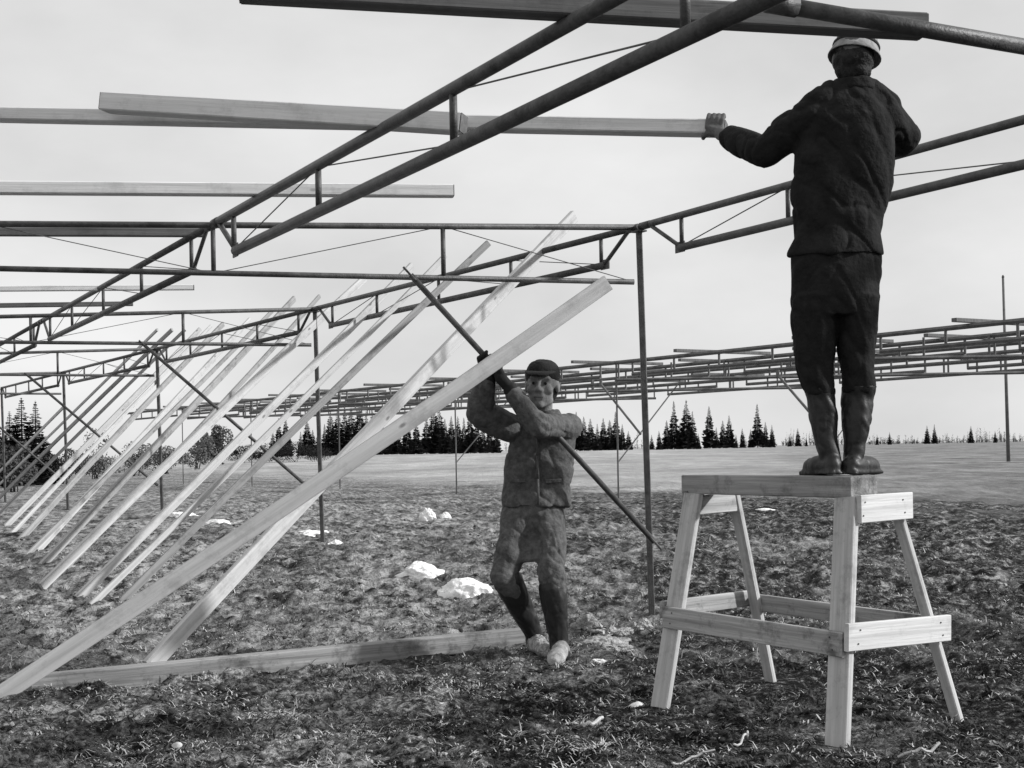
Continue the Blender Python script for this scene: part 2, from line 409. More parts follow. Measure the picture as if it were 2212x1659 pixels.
# far greenhouse block: its girder lines run from the right edge to the left distance
FA = atz(2212, 692, HG); FB = atz(480, 872, HG)
FD = (FB-FA).normalized(); FC = Vector((FD.y, -FD.x, 0))
FGRP = 'girders of the far greenhouse block'
names = ['front', 'second', 'third', 'fourth', 'rear']
for li in range(5):
    base = FA + FC*(1.75*li) - FD*(3.0+1.1*li)
    for k in range(7):
        p0 = base + FD*(6.0*k)
        wh = ['at the right edge', 'right of the standing man', 'behind the standing man', 'right of the tall post',
              'behind the worker', 'left of the worker', 'at the far left end'][k]
        root = thing('far_girder', 'far girder in the %s line, %s' % (names[li], wh), 'girder', p0+FD*3, FGRP)
        obj('top_chord', tube(bmesh.new(), p0, p0+FD*5.98, .040, n=6), 'far_steel', root)
        dn = Vector((0, 0, -.24))
        obj('bottom_chord', tube(bmesh.new(), p0+FD*.5+dn, p0+FD*5.5+dn, .036, n=6), 'far_steel', root)
        for t in (.5, 1.8, 3.1, 4.3, 5.5):
            obj('upright', tube(bmesh.new(), p0+FD*t, p0+FD*t+dn, .022, n=5), 'far_steel', root)
        if True:
            b = gz(p0.x, p0.y)
            if li == 0 or (li == 4 and k % 2):
                pr = thing('far_post', 'thin post under the %s far girder line, %s' % (names[li], wh), 'post', (p0.x, p0.y, b), 'posts of the far greenhouse block')
                obj('shaft', tube(bmesh.new(), (p0.x, p0.y, b-.05), (p0.x, p0.y, HG-.03), .017, n=6), 'far_steel', pr)
                if k in (2, 3):
                    obj('knee', tube(bmesh.new(), (p0.x, p0.y, b+.7), Vector((p0.x, p0.y, HG-.32)) - FC*(-1.55), .014, n=5), 'far_steel', pr)
            if li < 4:
                q0 = p0 + FC*1.75 - FD*1.1
                tr = thing('far_tie', 'thin tie bar behind the %s far girder line, %s' % (names[li], wh), 'bar', p0.lerp(q0, .5)-Vector((0, 0, .32)), 'tie bars of the far greenhouse block')
                obj('bar', tube(bmesh.new(), p0-Vector((0, 0, .32)), q0-Vector((0, 0, .32)), .034, n=6), 'far_steel', tr)
                for t in (.02, .5, .98):
                    q = p0.lerp(q0, t); obj('hanger', tube(bmesh.new(), q-Vector((0, 0, .01)), q-Vector((0, 0, .32)), .02, n=5), 'far_steel', tr)
            # loose gutter pieces lying over the girders
            if li in (0, 1, 3):
                for j, t in enumerate((1.0, 3.9)):
                    q = p0+FD*t+Vector((0, 0, .075)); e = q+FC*1.9
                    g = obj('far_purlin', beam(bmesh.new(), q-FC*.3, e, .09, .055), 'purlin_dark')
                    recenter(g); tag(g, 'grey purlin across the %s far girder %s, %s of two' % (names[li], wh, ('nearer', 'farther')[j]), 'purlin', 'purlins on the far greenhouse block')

for (x0_, y0_, x1_, y1_, t_) in ((1680, 810, 1764, 908, 'thin slanting brace of the far block just left of the legs of the standing man'), (1298, 830, 1384, 938, 'thin slanting brace of the far block left of the tall post')):
    q0, q1 = onwall(x0_, y0_, FA, FD), onwall(x1_, y1_, FA, FD)
    r_ = thing('far_brace', t_, 'brace', q1, 'slanting braces of the far block')
    obj('bar', tube(bmesh.new(), q0, q1, .022, n=6), 'far_steel', r_)
    obj('end_clip', tube(bmesh.new(), q0-Vector((0, 0, .03)), q0+Vector((0, 0, .08)), .03, n=6), 'far_steel', r_)
# ------------------------------------------------------------------ purlins
UG = 'pale purlins lying across the girders'
def purlin(p0, p1, w, h, label, m='purlin', name='roof_purlin'):
    root = thing(name, label, 'purlin', p0.lerp(p1, .5), UG)
    side = Vector((0, 0, 1)).cross((p1-p0).normalized())
    board_obj('beam', p0, p1, w, h, m, root, side, .006, 0, 4)
    d = (p1-p0).normalized(); s = side.normalized()
    for e, sg in ((p0, -1), (p1, 1)):                      # end grain plates of darker cut wood
        board_obj('cut_end', e+d*sg*.0005, e+d*sg*.006, w*.94, h*.94, 'purlin_dark', root, side, .004)
    return root
def t1z(px, py, dz): # point on the T1 wall just above the chord
    return onwall(px, py, T1N, DIR)
def t1at(px):
    """point of the T1 top chord seen at image column px"""
    lo, hi = -1.3, 3.0
    for _ in range(60):
        m = (lo+hi)/2; p = tl(LINE1, m); d = p-CAMP; u = (d.x*CR - d.z*SR)/d.y*F + CX
        if u > px: lo = m
        else: hi = m
    return tl(LINE1, m)
up = Vector((0, 0, STEEL_R + .04))
XD = CROSS.copy(); XD.z = 0; XD.normalize()
# held purlin
c1 = t1at(788)+up+Vector((0, 0, .022)); e1 = at(1566, 278, 6.60); d1 = (e1-c1).normalized()
purlin(c1-d1*2.35, e1, .115, .068, 'long pale purlin whose right end the standing man grips')
c2 = t1at(818)+up; dd = Vector((d1.x, d1.y, 0))
purlin(onwall(229, 222, c2, dd), onwall(1000, 268, c2, dd), .12, .095, 'short pale purlin overlapping the front of the held purlin, blunt left end')
c3 = t1at(556)+up
purlin(onwall(-160, 405, c3, XD), onwall(978, 413, c3, XD), .09, .075, 'pale purlin with rounded right end in mid-air, below the held purlin')
c4 = t1at(418)+up
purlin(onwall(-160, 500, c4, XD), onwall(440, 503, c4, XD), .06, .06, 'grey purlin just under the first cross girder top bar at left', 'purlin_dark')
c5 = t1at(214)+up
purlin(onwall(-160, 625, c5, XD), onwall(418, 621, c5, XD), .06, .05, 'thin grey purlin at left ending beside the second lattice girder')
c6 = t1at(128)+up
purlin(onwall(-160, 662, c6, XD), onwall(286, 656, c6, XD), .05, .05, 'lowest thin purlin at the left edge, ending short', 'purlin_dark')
c0 = t1at(1228)+up
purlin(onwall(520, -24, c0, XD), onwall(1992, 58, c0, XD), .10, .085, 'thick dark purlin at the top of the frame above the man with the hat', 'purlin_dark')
rt = thing('roof_tube', 'thick dark tube running out of the top right corner over the man on the trestle', 'tube', at(1950, 55, 5.0))
obj('tube', tube(bmesh.new(), at(1660, 6, 4.75), at(2330, 121, 5.1), .029, n=14), 'steel', rt, True)
obj('end_collar', tube(bmesh.new(), at(1655, 5, 4.748), at(1720, 16, 4.78), .035, n=14), 'steel', rt, True)

# ------------------------------------------------------------------ leaning boards
RG = 'pale boards leaning in a row against the second girder line'
def lean_board(b, t, w, h, m, label, name='leaning_board'):
    """foot at image point b on the ground, top at image point t, resting on the T2 chord"""
    foot = onground(*b); best = None
    for k in range(401):
        s = k/400; px = b[0]+(t[0]-b[0])*s; py = b[1]+(t[1]-b[1])*s
        q = onwall(px, py, T2N, DIR)
        if q.y < 4 or q.y > 60: continue
        e = abs(q.z-(HG+STEEL_R+h*.4))
        if best is None or e < best[0]: best = (e, q)
    q = best[1]; d = (q-foot).normalized()
    lo, hi = 0, 12.0
    for _ in range(50):                                   # lengthen to the top's image column
        mid = (lo+hi)/2; p = foot+d*mid; r = p-CAMP; u = (r.x*CR-r.z*SR)/r.y*F+CX
        if u < t[0]: lo = mid
        else: hi = mid
    top = foot+d*mid
    root = thing(name, label, 'board', foot, RG)
    side = Vector((d.y, -d.x, 0)); board_obj('plank', foot-d*.04, top, w, h, m, root, side, .003, random.uniform(-.03, .035), 6)
    return root
lean_board((330, 1432), (1240, 467), .04, .10, 'board', 'wide pale board with its foot behind the timber on the ground, reaching highest')
lean_board((270, 1292), (1055, 525), .035, .06, 'board_grey', 'thin greyer leaning board with dark upper half, beside the wide pale board')
lean_board((174, 1287), (890, 574),     .035, .075, 'board', 'pale leaning board, third of the row counting from the wide one')
lean_board((96, 1262), (788, 601),     .035, .082, 'board', 'brightest leaning board, fourth of the row from the wide one')
lean_board((88, 1224), (636, 645), .035, .08, 'board_grey', 'dull leaning board, fifth of the row, its foot near the brightest board')
lean_board((84, 1186), (540, 691), .035, .075, 'board', 'pale leaning board, sixth of the row from the wide one')
lean_board((44, 1166), (482, 700), .035, .075, 'board_grey', 'leaning board, seventh of the row, foot near the left edge')
lean_board((16, 1134), (433, 711), .035, .075, 'board', 'leaning board, eighth of the row, foot close to the left edge')
lean_board((-22, 1096), (372, 712), .035, .065, 'board_grey', 'leaning board, ninth of the row, foot outside the left edge')
lean_board((-44, 1062), (309, 707), .035, .065, 'board', 'leaning board, tenth of the row, small, below the left end of a far girder')
lean_board((-56, 1032), (258, 722), .03, .06, 'board_grey', 'thin leaning board third from the far end of the row at left')
lean_board((-66, 1012), (212, 731), .03, .06, 'board', 'thin leaning board second from the far end of the row at left')
lean_board((-76, 996), (172, 739), .03, .06, 'board_grey', 'thin leaning board at the very far end of the row at left')
lean_board((204, 1300), (962, 552), .03, .05, 'board', 'thin pale leaning board just left of the thin greyer board')
lean_board((28, 1150), (456, 704), .03, .05, 'board', 'thin pale leaning board between the seventh and eighth boards of the row')
lean_board((-4, 1112), (400, 712), .03, .05, 'board_grey', 'thin grey leaning board between the eighth and ninth boards of the row')
lean_board((-34, 1078), (340, 712), .03, .05, 'board', 'thin pale leaning board between the ninth and tenth boards of the row')
lean_board((128, 1240), (690, 640), .03, .05, 'board_grey', 'thin grey leaning board just right of the brightest board')
lean_board((60, 1198), (588, 672), .03, .05, 'board_grey', 'thin grey leaning board between the fifth and sixth boards of the row')
# long front board, foot on the ground at left, top in the worker's hands
f0 = onground(-24, 1517); t0 = at(1312, 611, 7.86); d0 = (t0-f0).normalized()
root = thing('long_board', 'longest pale board, from the lower left corner up past the hands of the worker', 'board', f0)
board_obj('plank', f0-d0*.03, t0,   .042, .090, 'board', root, Vector((d0.y, -d0.x, 0)), .003, .02, 8)
# timber on the ground
ta = onground(64, 1500); tb = onground(1128, 1386); ta.z = gz(ta.x, ta.y)+.045; tb.z = gz(tb.x, tb.y)+.05
root = thing('ground_timber', 'long squared timber lying on the foreground soil, ending at the boots of the worker', 'timber', ta.lerp(tb, .5))
board_obj('timber', ta, tb, .09, .115, 'timber', root, Vector((0, 0, 1)).cross(tb-ta), .006, 0, 4)

# ------------------------------------------------------------------ trestle
def trestle():
    NL, NR, FL, FR = onground(1424, 1521), onground(1808, 1606), onground(1667, 1466), onground(2073, 1551)
    for p in (NL, NR, FL, FR): p.z = gz(p.x, p.y)-.03
    zt = .975
    def top(px, Y): p = at(px, 1000, Y); p.z = zt; return p
    nl, nr, fl, fr = top(1497, 6.62), top(1828, 5.78), top(1583, 6.92), top(1926, 6.02)
    root = thing('wooden_trestle', 'rough wooden trestle with four splayed legs, the man in the hat stands on it', 'trestle', (NL+NR+FL+FR)/4)
    along = (nr-nl).normalized(); across = (fr-nr).normalized()
    for a, b, m, w, h in ((nl, NL, 'trestle', .035, .095), (nr, NR, 'trestle', .04, .10), (fl, FL, 'trestle', .034, .055), (fr, FR, 'trestle', .034, .045)):
        o = board_obj('leg', b, a, w, h, m, root, across, .004)
    c0 = (nl+fl)/2 - along*.06; c1 = (nr+fr)/2 + along*.05
    # deck: a thick plank beam on the leg tops
    wdt = .155
    dk0 = nl.lerp(fl, .26) - along*.075; dk1 = nr.lerp(fr, .26) + along*.03
    board_obj('deck_plank', dk0+Vector((0, 0, .043)), dk1+Vector((0, 0, .043)), wdt, .092, 'trestle_deck', root, across, .005, .002, 3)
    for a_, b_, t_ in ((nl, fl, .05), (nr, fr, .05)):
        board_obj('cross_block', a_-across*.0+along*.0+Vector((0, 0, -.055)), b_+Vector((0, 0, -.055)), .04, .09, 'trestle_dirty', root, along, .003)
    # end gussets
    zc = Vector((0, 0, -.045))
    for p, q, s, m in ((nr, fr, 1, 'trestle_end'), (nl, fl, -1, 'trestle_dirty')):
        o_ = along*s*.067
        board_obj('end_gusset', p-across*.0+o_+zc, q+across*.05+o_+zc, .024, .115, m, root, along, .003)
    def leg_at(a, b, z): return a.lerp(b, (a.z-z)/(a.z-b.z))
    zf = lambda px, py, Y: at(px, py, Y).z
    def rail(a, A, b, B, za, zb, out, m, h, ext=.05, name='rail', w=.024):
        p = leg_at(a, A, za); q = leg_at(b, B, zb); d = (q-p).normalized()
        board_obj(name, p-d*ext+out, q+d*ext+out, w, h, m, root, Vector((out.x, out.y, 0)).normalized(), .003)
    rail(nl, NL, nr, NR, .40, .39, -across*.034, 'trestle_dirty', .10, .04)
    rail(fl, FL, fr, FR, .40, .40, across*.034, 'trestle_dirty', .085, .04)
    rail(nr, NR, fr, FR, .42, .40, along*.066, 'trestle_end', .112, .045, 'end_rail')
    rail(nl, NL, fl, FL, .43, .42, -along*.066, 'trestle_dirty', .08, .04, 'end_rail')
    def nails(p, q, out, h, nn=2):
        for e_, sg in ((p, 1), (q, -1)):
            d = (q-p).normalized()
            for k_ in range(nn):
                c_ = e_ + d*sg*.012*(k_+1)*1.2 + Vector((0, 0, (-.25+.5*(k_ % 2))*h)) + out
                obj('nail', tube(bmesh.new(), c_, c_+out.normalized()*.003, .0038, n=6), 'steel', root)
    nails(leg_at(nl, NL, .40), leg_at(nr, NR, .39), -across*.046, .10)
    nails(leg_at(nr, NR, .42), leg_at(fr, FR, .40), along*.078, .11)
    nails(nr+zc, fr+zc, along*.079, .11)
    return root
trestle()
# ------------------------------------------------------------------ figures: overlapping closed shapes fused into one skin
def vnoise3(p, s):
    return (vnoise(p[:, 0]*s+p[:, 2]*s*.37, p[:, 1]*s+p[:, 2]*s*.83) + vnoise(p[:, 2]*s+17, p[:, 0]*s*.9-p[:, 1]*s*.6+5))
def ball(bm, c, rx, ry=None, rz=None, rot=None, sub=2):
    ry = rx if ry is None else ry; rz = rx if rz is None else rz
    m = Matrix.Translation(c) @ (rot.to_4x4() if rot is not None else Matrix()) @ Matrix.Diagonal((rx, ry, rz, 1))
    bmesh.ops.create_icosphere(bm, subdivisions=sub, radius=1, matrix=m)
def capsule(bm, p0, p1, r0, r1):
    p0 = Vector(p0); p1 = Vector(p1)
    if (p1-p0).length > 1e-4: tube(bm, p0, p1, r0, r1, 14)
    ball(bm, p0, r0); ball(bm, p1, r1)
def limb(bm, pts, rad):
    for (a, b, ra, rb) in zip(pts, pts[1:], rad, rad[1:]): capsule(bm, a, b, ra, rb)
def loft(bm, rings, n=18):
    """rings: (centre, half-width vector, half-depth vector)"""
    R = []
    for c, a, b in rings:
        R.append([bm.verts.new(Vector(c)+Vector(a)*math.cos(t)+Vector(b)*math.sin(t)) for t in [2*math.pi*i/n for i in range(n)]])
    for P, Q in zip(R, R[1:]):
        for i in range(n): bm.faces.new((P[i], P[(i+1) % n], Q[(i+1) % n], Q[i]))
    bm.faces.new(R[0][::-1]); bm.faces.new(R[-1])
def fuse(name, bm, voxel, m, parent, smooth=4, wrinkle=0.0, wscale=18.0):
    bmesh.ops.recalc_face_normals(bm, faces=bm.faces)
    me = bpy.data.meshes.new('raw_shape'); bm.to_mesh(me); bm.free()
    t = bpy.data.objects.new('raw_shape', me); COL.objects.link(t)
    r = t.modifiers.new('remesh', 'REMESH'); r.mode = 'VOXEL'; r.voxel_size = voxel; r.use_smooth_shade = True
    s = t.modifiers.new('smooth', 'SMOOTH'); s.factor = .5; s.iterations = smooth
    dg = bpy.context.evaluated_depsgraph_get(); dg.update()
    out = bpy.data.meshes.new_from_object(t.evaluated_get(dg)); out.name = name
    bpy.data.objects.remove(t); bpy.data.meshes.remove(me)
    if wrinkle:
        k = len(out.vertices); co_ = np.empty(k*3); out.vertices.foreach_get('co', co_); co_ = co_.reshape(-1, 3)
        no = np.empty(k*3); out.vertices.foreach_get('normal', no); no = no.reshape(-1, 3)
        q = np.stack([co_[:, 0]+.45*co_[:, 2], co_[:, 1], .55*co_[:, 2]-.25*co_[:, 0]], 1)
        a_ = vnoise3(q, wscale); b_ = vnoise3(q+7, wscale*1.7); c_ = vnoise3(q[:, [2, 0, 1]]+13, wscale*1.2)
        d = 1.1*a_ + .45*b_ + .3*c_ - .42*np.exp(-(b_/.12)**2) - .30*np.exp(-(c_/.11)**2) + .08
        co_ += no*(d*wrinkle)[:, None]
        out.vertices.foreach_set('co', co_.ravel()); out.update()
    out.materials.clear()
    return link_mesh(name, out, m, parent, True)
def basis(fwd, upv):
    y = Vector(fwd).normalized(); x = y.cross(Vector(upv)).normalized(); z = x.cross(y)
    return Matrix((x, y, z)).transposed()
def head(bm, c, B, k=1.0):
    P = lambda x, y, z: c + B @ Vector((x*k, y*k, z*k))
    ball(bm, P(0, -.012, .03), .076*k, .096*k, .088*k, B, 3)
    ball(bm, P(0, .020, -.045), .060*k, .070*k, .072*k, B, 3)
    ball(bm, P(0, .060, -.096), .026*k)
    capsule(bm, P(-.042, -.0, -.075), P(0, .058, -.10), .020*k, .022*k); capsule(bm, P(.042, -.0, -.075), P(0, .058, -.10), .020*k, .022*k)
    capsule(bm, P(0, .086, .018), P(0, .108, -.026), .0085*k, .0135*k)
    capsule(bm, P(-.012, .092, -.03), P(.012, .092, -.03), .011*k, .011*k)
    capsule(bm, P(-.042, .070, .028), P(0, .086, .026), .012*k, .010*k); capsule(bm, P(.042, .070, .028), P(0, .086, .026), .012*k, .010*k)
    for s in (-1, 1):
        ball(bm, P(.042*s, .058, -.028), .026*k); ball(bm, P(.079*s, -.012, -.008), .011*k, .022*k, .034*k, B)
    capsule(bm, P(-.020, .083, -.060), P(.020, .083, -.060), .0075*k, .0075*k)
    capsule(bm, P(-.016, .081, -.071), P(.016, .081, -.071), .0075*k, .0075*k)
    return P
def grip_hand(bm, wrist, ap, ad, R, flip=1, f=1.0, spread=.021):
    """palm behind the held bar, four fingers curling round it, thumb closing from the other side"""
    ad = Vector(ad).normalized(); n = (ap-wrist); n = (n-ad*n.dot(ad)).normalized(); q = ad.cross(n)*flip
    pos = lambda off, th, rr: ap + ad*off + (-n*math.cos(math.radians(th)) + q*math.sin(math.radians(th)))*(R+rr)
    lens = (.86, 1.0, .95, .74)
    for i, lf in enumerate(lens):
        off = (i-1.5)*spread
        th = [22, 22+62*lf, 22+112*lf, 22+150*lf]
        pts = [pos(off*1.05, t, .010*f) for t in th]
        capsule(bm, wrist.lerp(pts[0], .25)+ad*off*.3, pts[0], .019*f, .0125*f)
        limb(bm, pts, [.0115*f, .0105*f, .0098*f, .0085*f])
    tb = pos(-.034, -30, .016*f); pts = [wrist.lerp(pos(-.02, -5, .02), .35), tb, pos(-.046, -72, .010*f), pos(-.040, -112, .010*f)]
    limb(bm, pts, [.020*f, .0155*f, .0118*f, .0098*f])
    capsule(bm, wrist, pos(0, 5, .018*f), .026*f, .026*f)

# ---- the man standing on the trestle, seen from behind
def standing_man():
    Y0 = 6.0
    m = lambda px, py, dy=0.0: at(px, py, Y0+dy)
    root = thing('person', 'person in dark clothes and brimmed hat standing on the trestle, seen from behind', 'person', m(1815, 1028))
    XV = Vector((CR, 0, -SR)); sc = Y0/F
    def ring(py, l, r, dep, dy=0.0): return (m((l+r)/2, py, dy), XV*((r-l)/2*sc), Vector((0, dep, 0)))
    sh_l, el_l, wr_l = m(1750, 246), m(1650, 328, .12), m(1578, 298, .34)
    _g = onwall(1549, 277, c1, (d1.x, d1.y)); grip = c1+d1*((_g-c1).dot(d1))
    sh_r, el_r, wr_r = m(1908, 238), m(1960, 298, .12), m(1915, 322, .40)
    hip_l, kn_l, an_l = m(1758, 640), m(1765, 812, .03), m(1794, 985)
    hip_r, kn_r, an_r = m(1856, 640), m(1856, 812, .04), m(1843, 985)
    hc = m(1842, 128, .01); B = basis((.12, 1, .10), (.05, 0, 1))
    # body
    b = bmesh.new(); head(b, hc, B, 1.0)
    capsule(b, m(1843, 172), m(1838, 240), .058, .045)
    loft(b, [ring(235, 1765, 1895, .06), ring(300, 1750, 1890, .075), ring(480, 1745, 1880, .08), ring(620, 1740, 1875, .08)])
    limb(b, [sh_l.lerp(el_l, .2), el_l.lerp(wr_l, .1), wr_l], [.034, .030, .028]); limb(b, [sh_r.lerp(el_r, .2), el_r.lerp(wr_r, .1), wr_r], [.034, .028, .028])
    limb(b, [hip_l, kn_l, an_l], [.055, .036, .030]); limb(b, [hip_r, kn_r, an_r], [.055, .036, .030])
    sd = Vector((0, 0, 1)).cross(d1).normalized(); uz = d1.cross(sd).normalized()*(1 if d1.cross(sd).z > 0 else -1)
    G = lambda a, n_, z: grip + d1*a + sd*n_ + uz*z
    wv = G(.035, -.115, -.050); limb(b, [wr_l, wv], [.030, .031])
    for a_, f_ in ((-.036, .9), (-.012, 1.0), (.011, .96), (.033, .80)):
        k0 = G(a_*.95, -.082, -.012)
        capsule(b, wv, k0, .022, .0145)
        limb(b, [k0, G(a_, -.074, .030*f_), G(a_, -.050, .0535), G(a_-.002, -.050+.052*f_, .051)], [.0135, .0115, .0108, .0092])
    limb(b, [wv, G(-.030, -.080, -.040), G(-.052, -.062, -.052), G(-.058, -.026, -.053)], [.022, .0155, .0125, .0105])
    hr = m(1872, 310, .52); capsule(b, wr_r, hr, .028, .030)
    for i, (o, ln) in enumerate(((-.033, .07), (-.011, .08), (.011, .075), (.033, .06))):
        k0 = hr+Vector((-.03, .02, o)); limb(b, [hr, k0, k0+Vector((-.03, ln*.5, -.006)), k0+Vector((-.02, ln, -.012))], [.02, .0115, .010, .0085])
    limb(b, [hr, hr+Vector((.01, .03, .045)), hr+Vector((-.005, .07, .05))], [.018, .012, .010])
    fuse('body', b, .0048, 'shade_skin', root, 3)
    # jacket
    j = bmesh.new()
    loft(j, [ring(186, 1802, 1888, .072, .0), ring(205, 1785, 1902, .082), ring(224, 1752, 1922, .10), ring(260, 1728, 1932, .118), ring(330, 1714, 1930, .128),
             ring(400, 1706, 1926, .132), ring(470, 1704, 1920, .130), ring(510, 1709, 1910, .124), ring(548, 1700, 1912, .130), ring(556, 1702, 1910, .128)], 28)
    limb(j, [m(1762, 240), m(1745, 256), el_l, wr_l], [.074, .086, .073, .056])
    limb(j, [m(1800, 202), m(1752, 236)], [.062, .072]); limb(j, [m(1884, 200), m(1915, 232)], [.06, .07])
    limb(j, [m(1900, 232), m(1917, 250), el_r, wr_r], [.070, .076, .058, .046])
    ball(j, m(1672, 322, .08), .062); ball(j, m(1700, 300, .04), .07)
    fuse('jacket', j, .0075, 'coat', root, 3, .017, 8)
    c = bmesh.new(); loft(c, [ring(202, 1792, 1898, .086), ring(186, 1796, 1896, .080), ring(173, 1801, 1892, .076)], 20)
    fuse('collar', c, .008, 'coat', root, 2, .006, 20)
    # trousers
    t = bmesh.new()
    loft(t, [ring(520, 1716, 1904, .112), ring(600, 1709, 1905, .122), ring(650, 1707, 1902, .118), ring(684, 1710, 1895, .108)], 24)
    loft(t, [ring(640, 1708, 1810, .112), ring(700, 1707, 1807, .102), ring(760, 1714, 1803, .092, .01), ring(812, 1725, 1800, .080, .02), ring(835, 1731, 1802, .078, .02), ring(852, 1736, 1802, .074, .02)], 18)
    loft(t, [ring(640, 1804, 1904, .112), ring(700, 1807, 1893, .10), ring(760, 1811, 1892, .09, .01), ring(812, 1819, 1892, .080, .02), ring(832, 1819, 1891, .078, .02), ring(850, 1820, 1888, .072, .02)], 18)
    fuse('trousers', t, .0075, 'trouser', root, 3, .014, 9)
    # tall boots
    zt = 1.066
    for side, rr, heel, toe in (('l', [(838, 1733, 1803, .080, .02), (848, 1736, 1803, .076, .02), (862, 1742, 1804, .070, .02), (905, 1749, 1809, .066, .01), (955, 1762, 1813, .054), (1000, 1771, 1818, .052), (1016, 1770, 1822, .055)], (1800, -.05), (1754, .13)),
                                ('r', [(834, 1818, 1896, .082, .02), (846, 1819, 1892, .076, .02), (862, 1818, 1888, .070, .02), (905, 1818, 1884, .066, .01), (955, 1820, 1872, .054), (1000, 1822, 1866, .052), (1016, 1820, 1868, .055)], (1838, -.05), (1884, .13))):
        k = bmesh.new(); loft(k, [ring(*q) for q in rr], 18)
        h = m(heel[0], 1015, heel[1]); h.z = zt+.042; e = m(toe[0], 1015, toe[1]); e.z = zt+.036
        limb(k, [h, h.lerp(e, .55), e], [.044, .046, .040])
        s = (e-h).normalized(); w = Vector((s.y, -s.x, 0))
        beam(k, h-s*.045+Vector((0, 0, -.032)), e+s*.045+Vector((0, 0, -.027)), .088, .020, w, .004)
        fuse('boot', k, .008, 'rubber', root, 2, .008, 14)
    # hat: pale crown, dark band, drooping pale brim
    hb = basis((.10, 1, -.20), (.20, .0, 1)); hcx = hc + hb @ Vector((.006, .0, .038))
    def hring(z, rx): return (hcx+hb@Vector((0, 0, z)), hb@Vector((rx, 0, 0)), hb@Vector((0, rx*1.1, 0)))
    d = bmesh.new(); loft(d, [hring(z, rx) for z, rx in ((.0, .094), (.03, .094), (.06, .088), (.085, .070), (.098, .045), (.102, .012))], 24)
    hat = fuse('hat', d, .006, 'hat', root, 3, .004, 20)
    rb = bmesh.new(); loft(rb, [hring(z, rx) for z, rx in ((.012, .098), (-.010, .106), (-.030, .115), (-.034, .113), (-.014, .103), (.004, .094))], 28)
    obj('brim', rb, 'hat', hat, True)
    n = 36
    def ringtube(name, z, rx, r):
        rb = bmesh.new(); pts = [hcx+hb@Vector((rx*math.cos(a), rx*1.1*math.sin(a), z)) for a in [2*math.pi*i/n for i in range(n)]]
        for i in range(n): tube(rb, pts[i], pts[(i+1) % n], r, n=8, cap=False)
        obj(name, rb, 'hat_rim', hat, True)
    ringtube('hat_band', .020, .093, .0095)
    hr_ = bmesh.new(); ball(hr_, hc+B@Vector((0, -.020, -.004)), .087, .094, .080, B, 3); ball(hr_, hc+B@Vector((0, -.035, -.055)), .078, .068, .058, B, 3)
    fuse('hair', hr_, .006, 'hair', root, 2, .006, 40)
standing_man()

